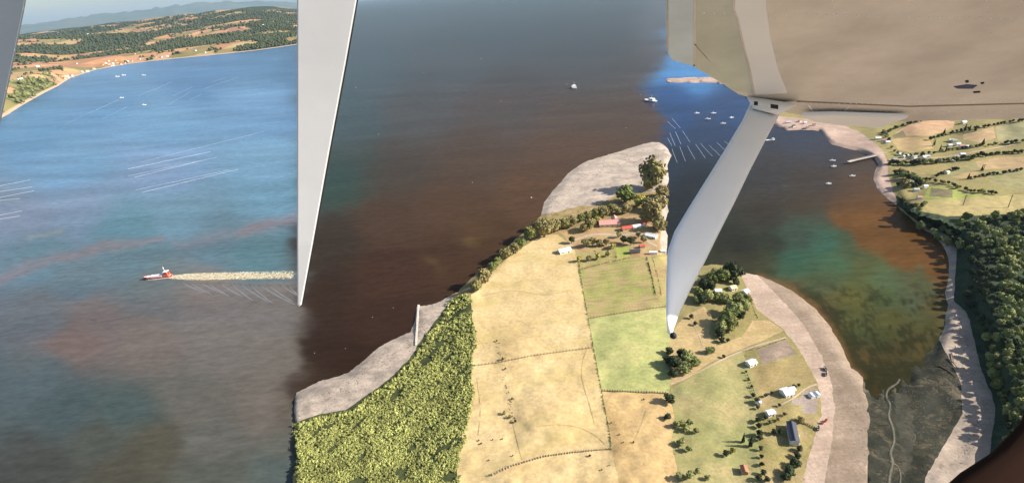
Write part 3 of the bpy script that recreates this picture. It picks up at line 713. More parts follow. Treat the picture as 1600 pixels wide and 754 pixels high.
# ------------------------------------------------------------------ plants
LM = {
 'olive': leaf_mat('olive_leaves', (0.13, 0.125, 0.04), (0.29, 0.25, 0.10), (0.28, 0.20, 0.10)),
 'green': leaf_mat('green_leaves', (0.08, 0.11, 0.03), (0.18, 0.20, 0.06), (0.22, 0.20, 0.07)),
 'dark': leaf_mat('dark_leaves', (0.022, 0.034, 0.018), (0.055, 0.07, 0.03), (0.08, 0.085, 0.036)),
 'forest': leaf_mat('forest_leaves', (0.09, 0.12, 0.042), (0.28, 0.30, 0.11), (0.36, 0.33, 0.13)),
 'scrub': leaf_mat('scrub_leaves', (0.21, 0.25, 0.07), (0.36, 0.38, 0.12), (0.40, 0.36, 0.13)),
 'yellow': leaf_mat('yellow_leaves', (0.26, 0.25, 0.05), (0.38, 0.33, 0.08), (0.40, 0.33, 0.09)),
}
BARK = plain('bark', (0.11, 0.085, 0.06), 0.9, 0.1)
def cards(mb, c, r, n, size, sq=(1, 1, 1), up=0.25):
    for _ in range(n):
        v = Vector(rng.normal(size=3)); v.normalize()
        if v.z < -0.55: v.z *= -0.5
        p = Vector((c[0] + v.x * r * sq[0], c[1] + v.y * r * sq[1], c[2] + v.z * r * sq[2])) + Vector(rng.normal(size=3)) * r * 0.10
        nrm = (v + Vector(rng.normal(size=3)) * 0.55 + Vector((0, 0, up))).normalized()
        a = nrm.orthogonal().normalized(); a.rotate(Matrix.Rotation(random.uniform(0, 6.28), 3, nrm)); bq = nrm.cross(a)
        s = size * random.uniform(0.6, 1.35)
        k = s * random.uniform(0.5, 0.8)
        mb.add([p - a * s, p - bq * k + nrm * s * 0.15, p + a * s, p + bq * k - nrm * s * 0.1], [(0, 1, 2, 3)])
def crown_mesh(name, mat, seed, n=420, lumps=8, flat=0.9, size=0.15):
    """unit crown: radius 1, centre at z = 0"""
    random.seed(seed); mb = MB()
    mb.blob((0, 0, -0.05), 0.62, sub=2, jit=0.14, sq=(1, 1, flat))
    for k in range(lumps):
        a = 6.283 * k / lumps + random.uniform(-.4, .4); q = random.uniform(0.38, 0.62); zz = random.uniform(-0.35, 0.5) * flat
        r_ = random.uniform(0.34, 0.50); c = (math.cos(a) * q, math.sin(a) * q, zz)
        mb.blob(c, r_ * 0.86, sub=1, jit=0.2)
        cards(mb, c, r_, n // (lumps + 1), size)
    c = (random.uniform(-.1, .1), random.uniform(-.1, .1), 0.48 * flat)
    mb.blob(c, 0.42, sub=1, jit=0.2); cards(mb, c, 0.5, n // (lumps + 1), size)
    return mb.mesh(name, mat)
def trunk_mesh(name, seed, h=1.0, r=0.09):
    random.seed(seed); mb = MB()
    mb.tube([(0, 0, -0.15), (0.02, 0.01, h * 0.4), (0.05, -0.03, h * 0.75), (0.03, 0.02, h * 1.0)], [r * 1.3, r, r * 0.75, r * 0.4], 7)
    for k in range(4):
        a = 6.283 * k / 4 + random.uniform(-.5, .5)
        mb.tube([(0.03, 0, h * 0.5), (math.cos(a) * 0.25, math.sin(a) * 0.25, h * 0.8), (math.cos(a) * 0.48, math.sin(a) * 0.48, h * 1.05)], [r * 0.5, r * 0.35, r * 0.15], 5)
    return mb.mesh(name, BARK)
def conifer_mesh(name, mat, seed):
    """unit conifer: radius 1, height 3 from z = 0"""
    random.seed(seed); mb = MB()
    mb.tube([(0, 0, -0.2), (0, 0, 1.5), (0, 0, 2.95)], [0.12, 0.08, 0.02], 6)
    for k in range(9):
        z = 0.35 + 2.5 * k / 9; r_ = 1.0 * (1 - k / 9.6)
        n = 11; ring = []
        for i in range(n):
            a = 6.283 * i / n + k; q = r_ * (1.0 if i % 2 else 0.62) * random.uniform(0.85, 1.1)
            ring.append((math.cos(a) * q, math.sin(a) * q, z - 0.12 * random.random()))
        mb.add(ring + [(0, 0, z + 0.62)], [(i, (i + 1) % n, n) for i in range(n)])
        cards(mb, (0, 0, z + 0.12), r_ * 0.72, 16, 0.16, (1, 1, 0.3))
    return mb.mesh(name, mat)
CR = {k: [crown_mesh('crown', LM[k], 10 + s + i * 7, 520, 9, random.choice((0.85, 1.0, 1.15)), 0.13) for s in range(4)] for i, k in enumerate(('olive', 'green', 'dark', 'forest', 'yellow'))}
CRs = {k: [crown_mesh('small_crown', LM[k], 60 + s + i * 7, 200, 6, 1.0, 0.2) for s in range(4)] for i, k in enumerate(('olive', 'green', 'dark', 'forest', 'yellow'))}
TR = [trunk_mesh('trunk', 90 + s) for s in range(3)]
CONI = [conifer_mesh('conifer_tree', LM['dark'], 70 + s) for s in range(2)]
random.seed(21)
def spot(px, py, lift):
    """base of something whose middle, lift metres up, is seen at the pixel"""
    g = ground(px, py)
    for _ in range(3):
        p = at(px, py, g.z + lift); z = drop(p.x, p.y); g = Vector((p.x, p.y, z))
    return g
def tree(px, py, rp, kind='olive', label=None, group=None, name='tree', tall=1.0):
    """a tree with crown radius rp pixels whose crown middle is seen at (px, py)"""
    g = ground(px, py); rad = rp * mpp(g)
    rad *= random.uniform(1.0, 1.22); hc = rad * (0.62 + 0.25 * tall)
    base = spot(px, py, hc)
    o = empty(name, base, random.uniform(0, 6.28), label, 'tree', group)
    tr = bpy.data.objects.new('trunk', random.choice(TR)); C.objects.link(tr); tr.parent = o
    tr.scale = (rad, rad, hc * 1.0)
    cr_ = bpy.data.objects.new('crown', random.choice(CR[kind])); C.objects.link(cr_); cr_.parent = o
    cr_.location = (0, 0, hc); cr_.scale = (rad * random.uniform(0.92, 1.08), rad * random.uniform(0.92, 1.08), rad * tall)
    return o
SMALL = {}
def small_tree_mesh(kind, i):
    if (kind, i) not in SMALL:
        src = CRs[kind][i]; mb = MB()
        mb.add([(v.co.x, v.co.y, v.co.z + 1.0) for v in src.vertices], [tuple(p.vertices) for p in src.polygons])
        mb.tube([(0, 0, -0.3), (0, 0, 0.7)], [0.13, 0.08], 5, 1)
        SMALL[(kind, i)] = mb.mesh('small_tree', [LM[kind], BARK])
    return SMALL[(kind, i)]
def small_tree(px, py, rp, kind, label, group, name='small_tree', cat='tree', tall=1.0):
    g = ground(px, py); rad = rp * mpp(g); base = spot(px, py, rad * tall)
    o = bpy.data.objects.new(name, small_tree_mesh(kind, random.randrange(4))); C.objects.link(o)
    o.location = base; o.rotation_euler = (0, 0, random.uniform(0, 6.28)); o.scale = (rad, rad * random.uniform(.85, 1.1), rad * tall)
    return tag(o, label, cat, group)
def conifer(px, py, wp_, hp, label, group=None):
    g = ground(px, py); k = mpp(g); hgt = hp * k * 1.25
    base = spot(px, py, hgt * 0.5)
    o = bpy.data.objects.new('conifer_tree', random.choice(CONI)); C.objects.link(o)
    o.location = base; o.scale = (wp_ * k, wp_ * k, hgt / 3); o.rotation_euler = (0, 0, random.uniform(0, 6))
    return tag(o, label, 'tree', group)

# shore trees of the dry field
SHORE = 'trees in the row between the dry field and the brown water'
for x, y, r_, k in [(757, 431, 13, 'olive'), (744, 446, 9, 'olive'), (769, 417, 8, 'green'), (789, 396, 10, 'olive'), (805, 388, 8, 'olive'), (814, 380, 8, 'green'),
                    (828, 365, 10, 'green'), (850, 357, 14, 'olive'), (866, 353, 10, 'olive'), (881, 349, 9, 'olive'), (840, 350, 8, 'olive'), (777, 408, 7, 'green')]:
    tree(x, y, r_, k, 'rounded tree between the dry field and the brown water', SHORE)
for x, y, r_, k in [(894, 346, 8, 'olive'), (908, 340, 7, 'green'), (918, 336, 7, 'olive'), (929, 333, 7, 'green'), (943, 330, 8, 'olive'), (955, 326, 7, 'olive'), (922, 350, 8, 'olive'), (912, 356, 7, 'olive'), (967, 330, 6, 'olive'), (980, 326, 7, 'olive'), (934, 344, 6, 'yellow')]:
    tree(x, y, r_, k, 'small olive tree between the farm houses and the upper beach', 'trees between the farm houses and the upper beach')
tree(1019, 274, 19, 'olive', 'biggest olive green tree, standing on the upper beach by its long dark shadow', tall=1.35)
tree(978, 303, 14, 'green', 'round green tree alone on the inner edge of the upper beach')
tree(999, 314, 9, 'yellow', 'tan yellow tree beside the round green tree on the beach')
for x, y, r_ in ((1018, 330, 16), (1032, 318, 12), (1030, 348, 12), (1012, 318, 9), (1034, 298, 10), (1008, 340, 8)):
    tree(x, y, r_, 'olive', 'olive tree in the clump behind the farm houses at the beach', 'clump of olive trees behind the farm houses')
for x, y, r_, k in [(893, 374, 6, 'dark'), (916, 379, 7, 'olive'), (926, 377, 7, 'olive'), (936, 379, 6, 'olive'), (947, 378, 6, 'olive'), (986, 376, 7, 'dark'), (974, 374, 6, 'dark'),
                    (1006, 374, 5, 'olive'), (905, 404, 5, 'yellow'), (920, 403, 5, 'olive'), (935, 400, 5, 'yellow'), (950, 396, 5, 'olive'), (958, 384, 5, 'yellow'), (967, 366, 5, 'olive'), (998, 366, 5, 'olive')]:
    small_tree(x, y, r_, k, 'small garden bush around the farm houses and vegetable plots', 'bushes of the farm garden', 'bush', 'bush')
for x, y, r_ in ((1045, 562, 8), (1046, 548, 7), (1046, 622, 8), (1043, 650, 6)):
    tree(x, y, r_, 'dark', 'dark tree at the right end of the green field', 'dark trees ending the green field')
# headland trees on the right-hand picture
HEAD = 'trees of the headland grove beside the wing strut'
for x, y, r_, k in [(1130, 430, 10, 'green'), (1146, 424, 13, 'dark'), (1137, 420, 9, 'dark'), (1112, 434, 9, 'green'), (1100, 445, 9, 'dark'), (1092, 458, 8, 'green'), (1106, 462, 9, 'forest'), (1120, 464, 8, 'green'), (1134, 466, 8, 'forest'),
                    (1154, 466, 10, 'green'), (1163, 478, 9, 'forest'), (1148, 483, 12, 'forest'), (1136, 497, 12, 'green'), (1128, 510, 10, 'forest'), (1143, 506, 10, 'green'), (1126, 519, 8, 'dark'), (1157, 492, 8, 'dark'), (1110, 448, 8, 'dark'),
                    (1150, 440, 6, 'dark'), (1097, 468, 7, 'dark'), (1088, 468, 6, 'forest'), (1168, 466, 6, 'green'), (1118, 426, 7, 'forest')]:
    tree(x, y, r_, k, 'leafy tree of the headland grove beside the wing strut', HEAD)
for x, y, r_, k in [(1055, 566, 10, 'dark'), (1074, 558, 10, 'forest'), (1086, 566, 8, 'green'), (1070, 574, 9, 'forest'), (1052, 582, 8, 'dark'), (1108, 547, 6, 'forest'), (1064, 552, 8, 'dark'), (1112, 546, 5, 'green')]:
    tree(x, y, r_, k, 'tree in the clump at the top left of the olive field', 'clump of trees above the olive field')
for x, y, r_ in ((1080, 494, 4), (1086, 505, 3.4), (1131, 556, 3.2), (1128, 531, 5), (1137, 531, 4)):
    small_tree(x, y, r_, 'dark', 'small dark bush standing in the dry field below the grove', 'bushes in the dry field below the grove', 'bush', 'bush')
for x, y, r_ in ((1057, 662, 6), (1066, 660, 5), (1077, 660, 6), (1073, 668, 6), (1088, 672, 5), (1064, 690, 7), (1076, 700, 6), (1062, 742, 6), (1078, 742, 7), (1105, 745, 5), (1090, 735, 5)):
    small_tree(x, y, r_, 'forest', 'grey green bush at the lower left of the olive field', 'bushes at the lower left of the olive field', 'bush', 'bush')
conifer(1162, 683, 3.6, 17, 'left one of two dark pointed conifers in the olive field')
conifer(1174, 688, 4.4, 20, 'right and wider one of two dark pointed conifers in the olive field')
small_tree(1145, 703, 5, 'yellow', 'bright yellow bush beside the two conifers in the olive field', None, 'bush', 'bush')
small_tree(1134, 708, 5, 'dark', 'dark round bush left of the bright yellow bush', None, 'bush', 'bush')
for x, y, r_ in ((1166, 580, 2.4), (1170, 592, 2.4), (1175, 603, 2.6), (1177, 617, 4), (1183, 624, 5), (1184, 636, 3.2), (1184, 655, 5), (1186, 664, 5.2), (1187, 676, 6), (1188, 684, 5), (1189, 700, 4), (1190, 712, 3.5), (1191, 724, 4), (1193, 738, 5), (1186, 746, 6), (1199, 748, 5)):
    small_tree(x, y, r_, 'dark', 'dark bush in the hedge dividing the olive field from the homestead', 'hedge bushes between olive field and homestead', 'bush', 'bush')
for x, y, r_, k in ((1210, 674, 5, 'dark'), (1220, 673, 5, 'dark'), (1196, 652, 3.5, 'dark'), (1204, 659, 3.4, 'green'), (1216, 654, 3.5, 'olive'), (1218, 632, 3, 'dark'), (1196, 617, 3.4, 'dark'), (1206, 613, 2.6, 'dark'), (1240, 602, 3, 'dark'), (1248, 601, 3, 'dark'), (1226, 646, 3.4, 'olive')):
    small_tree(x, y, r_, k, 'low bush among the homestead buildings by the pale beach', 'bushes among the homestead buildings', 'bush', 'bush')
tree(1252, 655, 6, 'olive', 'olive tree at the upper end of the dark roofed barn')
for x, y, r_ in ((1243, 724, 8), (1234, 736, 8), (1246, 711, 6), (1228, 744, 8), (1250, 700, 4.5)):
    tree(x, y, r_, 'dark', 'dark tree in the row below the barn at the beach edge', 'dark trees below the barn')
# wooded cliff
CL = 'trees covering the wooded cliff above the right-hand beach'
fp = [(1416, 322), (1440, 332), (1480, 338), (1540, 336), (1605, 332), (1605, 648), (1588, 672), (1574, 690), (1569, 640), (1556, 600), (1541, 540), (1531, 500), (1510, 474), (1513, 440), (1517, 400), (1506, 372), (1480, 356), (1444, 338)]
pts = []
for sp in (11.5, 9.5):
    tries = 0
    while tries < 4000:
        tries += 1
        x, y = random.uniform(1408, 1606), random.uniform(320, 695)
        if in_poly(np.array([x]), np.array([y]), fp)[0] and all((x - a) ** 2 + (y - b2) ** 2 > sp * sp for a, b2 in pts): pts.append((x, y))
        if len(pts) >= 295: break
for x, y in pts:
    shade = 1500 < x < 1560 and 380 < y < 520  # slope shade painted in by darker leaves on smaller trees
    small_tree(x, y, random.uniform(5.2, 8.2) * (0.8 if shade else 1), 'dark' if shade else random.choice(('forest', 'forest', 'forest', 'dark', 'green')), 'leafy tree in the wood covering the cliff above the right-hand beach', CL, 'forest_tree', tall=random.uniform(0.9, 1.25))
# hedgerow and village trees beyond
HG = 'hedge trees between the fields of the far right shore'
def along(line, n, jit, rr_, kind, label, group, **k):
    L = [math.hypot(line[i + 1][0] - line[i][0], line[i + 1][1] - line[i][1]) for i in range(len(line) - 1)]; T = sum(L)
    for j in range(n):
        s = T * (j + random.random() * 0.7) / n; i = 0
        while i < len(L) - 1 and s > L[i]: s -= L[i]; i += 1
        f_ = min(1, s / L[i])
        small_tree(line[i][0] + (line[i + 1][0] - line[i][0]) * f_ + random.uniform(-jit, jit), line[i][1] + (line[i + 1][1] - line[i][1]) * f_ + random.uniform(-jit, jit) * 0.6,
                   random.uniform(*rr_), random.choice(kind), label, group, **k)
HLAB = iter(['behind the pier houses', 'ending the village lane', 'along the highest orange field', 'closest under the wing', 'above the village houses', 'around the middle lone house', 'above the lime green strip', 'above the greyish field', 'by the sandy shore corner'])
def LBH(): return 'dark tree in the far right hedge ' + next(HLAB)
along([(1388, 253), (1420, 254), (1452, 252), (1482, 250), (1520, 244), (1540, 240)], 34, 2.5, (2.8, 4.4), ('dark', 'forest', 'dark'), LBH(), HG)
along([(1540, 242), (1565, 238), (1600, 236)], 12, 1.5, (2.4, 3.6), ('dark',), LBH(), HG)
along([(1452, 216), (1478, 210), (1498, 203), (1530, 198), (1560, 193), (1600, 186)], 24, 1.3, (1.8, 3.0), ('dark',), LBH(), HG)
along([(1376, 208), (1390, 204), (1412, 194), (1440, 188)], 14, 1.5, (1.8, 3.0), ('dark', 'forest'), LBH(), HG)
along([(1390, 228), (1400, 236), (1418, 243), (1450, 240), (1470, 236), (1500, 230), (1540, 226), (1600, 218)], 30, 2.0, (2.0, 3.2), ('dark', 'forest'), LBH(), HG)
along([(1462, 274), (1490, 264), (1500, 262)], 9, 1.5, (2.2, 3.4), ('dark',), LBH(), HG)
along([(1440, 278), (1480, 284), (1510, 296), (1560, 302)], 22, 1.6, (2.2, 3.6), ('dark', 'forest'), LBH(), HG)
along([(1515, 278), (1545, 272), (1600, 264)], 14, 1.4, (2.0, 3.2), ('dark',), LBH(), HG)
along([(1402, 268), (1424, 274), (1440, 284), (1424, 290), (1404, 284)], 34, 5, (3.0, 5.0), ('forest', 'dark', 'olive'), 'tree in the dense grove behind the right-hand bay beach', 'grove behind the bay beach')
along([(1404, 308), (1416, 318), (1432, 322), (1450, 318)], 12, 3, (3.0, 4.6), ('dark', 'forest'), 'tree on the dark point where the wooded cliff begins', 'trees on the dark point')
along([(1380, 205), (1386, 214), (1390, 222)], 8, 2, (2.0, 3.2), ('forest', 'dark'), LBH(), HG)
for x, y, w_, h_ in ((1509, 199, 2.6, 10), (1516, 200, 2.2, 8), (1525, 200, 2.6, 8), (1470, 231, 2.0, 9), (1479, 232, 2.0, 9), (1535, 262, 2.2, 8), (1514, 275, 2.4, 8), (1461, 222, 1.6, 9), (1537, 221, 3, 8), (1476, 205, 2.4, 7)):
    conifer(x, y, w_, h_, 'dark pointed conifer standing among the fields of the far right shore', 'conifers of the far right fields')

# scrub on the bank: dense low bushes nobody could count
mb = MB(); random.seed(5)
sp_poly = [(462, 664), (500, 652), (542, 645), (570, 626), (594, 608), (618, 589), (645, 562), (660, 538), (678, 513), (694, 490), (706, 472), (716, 462), (730, 460), (737, 472), (739, 500), (741, 540), (738, 580), (739, 610), (736, 640), (727, 670), (720, 700), (716, 730), (718, 790), (462, 790)]
sx = np.zeros(0); sy = np.zeros(0); sr = np.zeros(0)
cand_x = rng.uniform(460, 745, 34000); cand_y = rng.uniform(455, 790, 34000)
ok_ = in_poly(cand_x + 14 * (fbm(cand_x * 0.07, cand_y * 0.07, 81) - 0.56), cand_y + 8 * (fbm(cand_x * 0.07, cand_y * 0.07, 82) - 0.5), sp_poly); cand_x, cand_y = cand_x[ok_], cand_y[ok_]
uu = cand_x * 0.78 - cand_y * 0.62; vv = cand_x * 0.62 + cand_y * 0.78
trough = 0.6 * vnoise(uu / 34, vv / 7.5, 71) + 0.4 * vnoise(uu / 14, vv / 5, 72)
rads = 0.9 + 3.4 * trough * rng.uniform(0.3, 1.35, len(uu)) ** 1.3
dedge = dist_line(cand_x, cand_y, [(462, 664), (500, 652), (542, 645), (570, 626), (594, 608), (618, 589), (645, 562), (660, 538), (678, 513), (694, 490), (706, 472), (716, 462)])
rads = np.where(dedge < 8, rads * 0.6 + 3.0, rads)
gaps = (trough < 0.31) & (dedge > 10)
for x, y, r_, gp in zip(cand_x, cand_y, rads, gaps):
    if gp: continue
    if len(sx) and (((sx - x) ** 2 + (sy - y) ** 2) < (0.47 * (sr + r_)) ** 2).any(): continue
    sx, sy, sr = np.append(sx, x), np.append(sy, y), np.append(sr, r_)
for x, y, r_ in zip(sx, sy, sr):
    g = ground(x, y); k = mpp(g); rad = r_ * k
    zf = random.uniform(0.6, 1.5); ex = random.uniform(0.75, 1.3)
    mb.blob((g.x, g.y, g.z + rad * 0.15), rad * 0.72, sub=1, jit=0.4, sq=(ex, 1 / ex, zf))
    for q in range(3):
        ox, oy = random.gauss(0, 0.45) * rad, random.gauss(0, 0.45) * rad
        cards(mb, (g.x + ox, g.y + oy, g.z + rad * random.uniform(0.1, 0.6)), rad * random.uniform(0.4, 0.8), 13, 0.6 * k + rad * 0.09, (ex, 1 / ex, zf), 0.4)
o = mb.build('scrub', LM['scrub']); tag(o, kind='stuff', label='dense yellow green scrub covering the bank beside the dry field')

# far woodland on the left coast
mb = MB(); random.seed(9)
wm = wmask.ravel(); cand = np.where((wm > 0.7) & (ds.ravel() > 62) & (rl.ravel() < 9500))[0]
wgt = 1.0 / np.maximum(rl.ravel()[cand], 1) ** 0
for i in rng.choice(cand, size=min(8500, len(cand)), replace=False):
    x, y, z = Pl[i]; x += random.uniform(-12, 12); y += random.uniform(-25, 25)
    bl_ = bl.ravel()[i]
    r_ = (random.uniform(3.5, 6.5) if bl_ > 0.4 else random.uniform(4, 8.5)) * (0.8 + rl.ravel()[i] / 8000)
    mb.blob((x, y, z + r_ * 0.5), r_, sub=1, jit=0.22, sq=(1, 1, random.uniform(0.8, 1.3)), mi=1 if bl_ > 0.4 else 0)
o = mb.build('woodland', [leaf_mat('far_leaves', (0.03, 0.042, 0.026), (0.065, 0.078, 0.042)), leaf_mat('far_scrub_leaves', (0.10, 0.12, 0.045), (0.17, 0.18, 0.075))])
tag(o, kind='stuff', label='far woods and hedges covering the hills of the distant coast')

# ------------------------------------------------------------------ buildings
WALLW = plain('white_wall', (0.72, 0.69, 0.62), 0.8); WALLY = plain('cream_wall', (0.62, 0.50, 0.30), 0.8)
WALLB = plain('timber_wall', (0.26, 0.19, 0.13), 0.85)
ROOF = {'white': plain('white_roof', (0.80, 0.80, 0.80), 0.45), 'pink': plain('pink_roof', (0.60, 0.30, 0.26), 0.7, var=0.25), 'red': plain('red_roof', (0.52, 0.10, 0.07), 0.6, var=0.25),
        'dark': plain('slate_roof', (0.055, 0.055, 0.075), 0.55), 'silver': plain('zinc_roof', (0.55, 0.58, 0.64), 0.4), 'cream': plain('cream_roof', (0.62, 0.56, 0.34), 0.6), 'rust': plain('rusty_roof', (0.42, 0.17, 0.10), 0.8, var=0.3), 'grey': plain('grey_roof', (0.30, 0.30, 0.32), 0.6)}
GLASS = plain('window_glass', (0.05, 0.06, 0.08), 0.15, 0.5); WOOD = plain('door_wood', (0.20, 0.12, 0.07), 0.7)
SHEETL = plain('roof_sheet_ridge', (0.5, 0.5, 0.5), 0.5)
def roof_slope(mb, L, W, hw, rise, side, ov=0.35, th=0.14, x0=None, x1=None):
    a, b2 = (-L / 2 - ov if x0 is None else x0), (L / 2 + ov if x1 is None else x1)
    e = side * (W / 2 + ov); ez = hw - rise * (ov / (W / 2))
    top = hw + rise
    vs_ = [(a, 0, top), (b2, 0, top), (b2, e, ez), (a, e, ez)]
    lo = [(x, y, z - th) for x, y, z in vs_]
    mb.add(vs_ + lo, [(0, 1, 2, 3) if side < 0 else (3, 2, 1, 0), (7, 6, 5, 4) if side < 0 else (4, 5, 6, 7), (0, 4, 5, 1), (1, 5, 6, 2), (2, 6, 7, 3), (3, 7, 4, 0)])
def house(px, py, lp, wp_, ang, roof, label, wall=WALLW, hw=None, rise=None, group=None, name='house', cat='house', chimney=False, detail=True, roof2=None):
    """gable building; lp, wp_ = length and width in picture pixels at its place, ang = compass turn on the ground"""
    g = ground(px, py); k = mpp(g); L, W = lp * k, wp_ * k
    hw = hw or max(2.4, W * 0.30); rise = rise or W * 0.22
    base = spot(px, py, hw * 0.9)
    o = empty(name, base, ang, label, cat, group)
    mb = MB()
    mb.add([(-L / 2, -W / 2, -0.6), (L / 2, -W / 2, -0.6), (L / 2, W / 2, -0.6), (-L / 2, W / 2, -0.6),
            (-L / 2, -W / 2, hw - 0.15), (L / 2, -W / 2, hw - 0.15), (L / 2, W / 2, hw - 0.15), (-L / 2, W / 2, hw - 0.15), (-L / 2, 0, hw + rise - 0.16), (L / 2, 0, hw + rise - 0.16)],
           [(0, 1, 5, 4), (2, 3, 7, 6), (1, 2, 6, 9, 5), (3, 0, 4, 8, 7)])
    mb.build('wall', wall, o)
    m1 = MB(); x1 = None if roof2 is None else L * 0.08
    for s in (-1, 1): roof_slope(m1, L, W, hw, rise, s, x1=x1)
    ro = m1.build('roof', ROOF[roof], o)
    rb = MB().box((0 if x1 is None else (x1 - L / 2) / 2, 0, hw + rise + 0.05), (L + 0.7 if x1 is None else x1 + L / 2 + 0.3, 0.35, 0.10)).build('ridge_cap', ROOF[roof], ro)
    if roof2:
        m2 = MB()
        for s in (-1, 1): roof_slope(m2, L, W, hw + 0.03, rise, s, x0=L * 0.08 + 0.02)
        m2.build('roof', ROOF[roof2], o)['label'] = roof2 + ' half of the roof'
    if detail:
        nwin = max(2, int(L / 4.5))
        for s in (-1, 1):
            for q in range(nwin):
                x = -L / 2 + L * (q + 0.5) / nwin
                if s < 0 and q == nwin // 2:
                    d = MB().box((x, s * (W / 2 + 0.02), 1.0), (1.0, 0.10, 2.05)).build('door', WOOD, o)
                    MB().box((x + 0.36, s * (W / 2 + 0.10), 1.0), (0.08, 0.08, 0.15)).build('handle', GLASS, d)
                    continue
                wf = MB().box((x, s * (W / 2 + 0.01), hw * 0.56), (1.35, 0.10, 1.15)).build('window', WALLW, o)
                MB().box((x, s * (W / 2 + 0.05), hw * 0.56), (1.1, 0.08, 0.92)).build('pane', GLASS, wf)
    if chimney:
        MB().box((L * 0.22, W * 0.1, hw + rise * 1.05), (0.7, 0.7, rise * 0.9)).build('chimney', WALLB, ro)
    return o
h1 = house(952, 347, 31, 17, R(-6), 'pink', 'large farm house with a faded pink roof nearest the beach', WALLY, chimney=True)
# cross wing of the pink house
k = mpp(h1.location)
mbx = MB()
for s in (-1, 1): roof_slope(mbx, 12 * k, 9 * k, 3.4, 2.4, s)
wx_ = mbx.build('gable_roof', ROOF['pink'], h1); wx_.location = (9 * k, 8 * k, 0.9); wx_.rotation_euler = (0, 0, R(90))
house(986, 354, 29, 10, R(6), 'red', 'long farm shed whose roof is half red and half white', WALLY, roof2='white', name='shed', cat='shed')
house(1006, 349, 7, 8, R(70), 'red', 'small red roofed hut between the long shed and the white roofed shed', name='hut', cat='hut')
house(1018, 367, 17, 10, R(-38), 'white', 'white roofed shed set askew under the clump of olive trees', name='shed', cat='shed')
house(882, 390, 19, 11, R(16), 'white', 'white roofed shed alone at the top of the dry field', name='shed', cat='shed')
house(955, 383, 7, 5, R(10), 'cream', 'tiny cream hut between the pink house and the vegetable garden', WALLY, name='hut', cat='hut', detail=False)
house(992, 391, 15, 7, R(-4), 'dark', 'dark low open shed at the top edge of the crop field', WALLB, name='shed', cat='shed', detail=False)
house(1003, 383, 8, 5, R(8), 'red', 'tiny bright red hut below the white roofed shed', WALLB, name='hut', cat='hut', detail=False)
house(1021, 393, 11, 4, R(-12), 'white', 'long white trailer parked right of the dark low shed', name='trailer', cat='trailer', detail=False)
house(1036, 391, 7, 4, R(-5), 'white', 'short white trailer at the right end of the farmyard', name='trailer', cat='trailer', detail=False)
# homestead on the right-hand picture
house(1174, 565, 13, 10, R(20), 'white', 'white roofed shed at the corner of the brown garden plot')
hh = house(1229, 611, 13, 15, R(12), 'white', 'white homestead house with a side wing next to the paved yard')
k = mpp(hh.location); mbx = MB()
for s in (-1, 1): roof_slope(mbx, 9 * k, 8 * k, 2.5, 1.1, s)
wx_ = mbx.build('side_roof', ROOF['white'], hh); wx_.location = (10 * k, 2 * k, 0)
MB().box((10 * k, 2 * k, 1.0), (8.4 * k, 7.4 * k, 2.6)).build('side_wall', WALLW, hh)
house(1204, 643, 11, 8, R(10), 'white', 'small white roofed cabin left of the dark roofed barn', name='cabin', cat='cabin')
house(1239, 674, 38, 12, R(70), 'dark', 'long barn with a dark slate roof', hw=3.4, name='barn', cat='barn')
house(1163, 732, 11, 9, R(80), 'rust', 'small rusty red roofed shed at the bottom of the olive field', WALLB, name='shed', cat='shed')
house(1186, 627, 4, 5, R(60), 'silver', 'tiny pale hut in the hedge left of the homestead', name='hut', cat='hut', detail=False)
house(1246, 681, 4, 3, R(60), 'cream', 'tiny cream shelter at the lower side of the barn', name='shelter', cat='shelter', detail=False)
house(1145, 448, 9, 9, R(15), 'cream', 'pale yellow roofed house in the middle of the headland grove')
house(1122, 453, 9, 8, R(-10), 'white', 'left white roofed house in the headland grove')
house(1165, 454, 8, 8, R(30), 'white', 'white roofed house at the beach end of the headland grove')
def tunnel(px, py, lp, wp_, ang, label):
    g = ground(px, py); k = mpp(g); L, W = lp * k, wp_ * k; base = spot(px, py, 2)
    o = empty('tunnel_shed', base, ang, label, 'shed'); mb = MB(); n = 12; vs_ = []
    for x in (-L / 2, L / 2):
        for i in range(n + 1):
            a = math.pi * i / n; vs_.append((x, -math.cos(a) * W / 2, 0.9 + math.sin(a) * W * 0.34))
    mb.add(vs_, [(i, n + 1 + i, n + 2 + i, i + 1) for i in range(n)])
    mb.build('roof', ROOF['silver'], o, smooth=True)
    mb = MB(); 
    for x in (-L / 2 + 0.05, L / 2 - 0.05):
        b0 = [(x, -W / 2, -0.5)] + [(x, -math.cos(math.pi * i / n) * W / 2, 0.88 + math.sin(math.pi * i / n) * W * 0.335) for i in range(n + 1)] + [(x, W / 2, -0.5)]
        mb.add(b0, [tuple(range(len(b0)))])
    mb.box((0, -W / 2 + 0.06, 0.2), (L - 0.1, 0.12, 1.4)); mb.box((0, W / 2 - 0.06, 0.2), (L - 0.1, 0.12, 1.4))
    mb.build('wall', WALLW, o)
    for i in (-1, 0, 1): MB().box((L * 0.3 * i, 0, 0.9 + W * 0.34 + 0.03), (0.18, W * 0.5, 0.08)).build('roof_rib', WALLW, o)
tunnel(1269, 615, 9, 7.5, R(95), 'left one of two silver round topped sheds beside the paved yard')
tunnel(1278, 613, 9, 7.5, R(95), 'right one of two silver round topped sheds, nearest the beach')
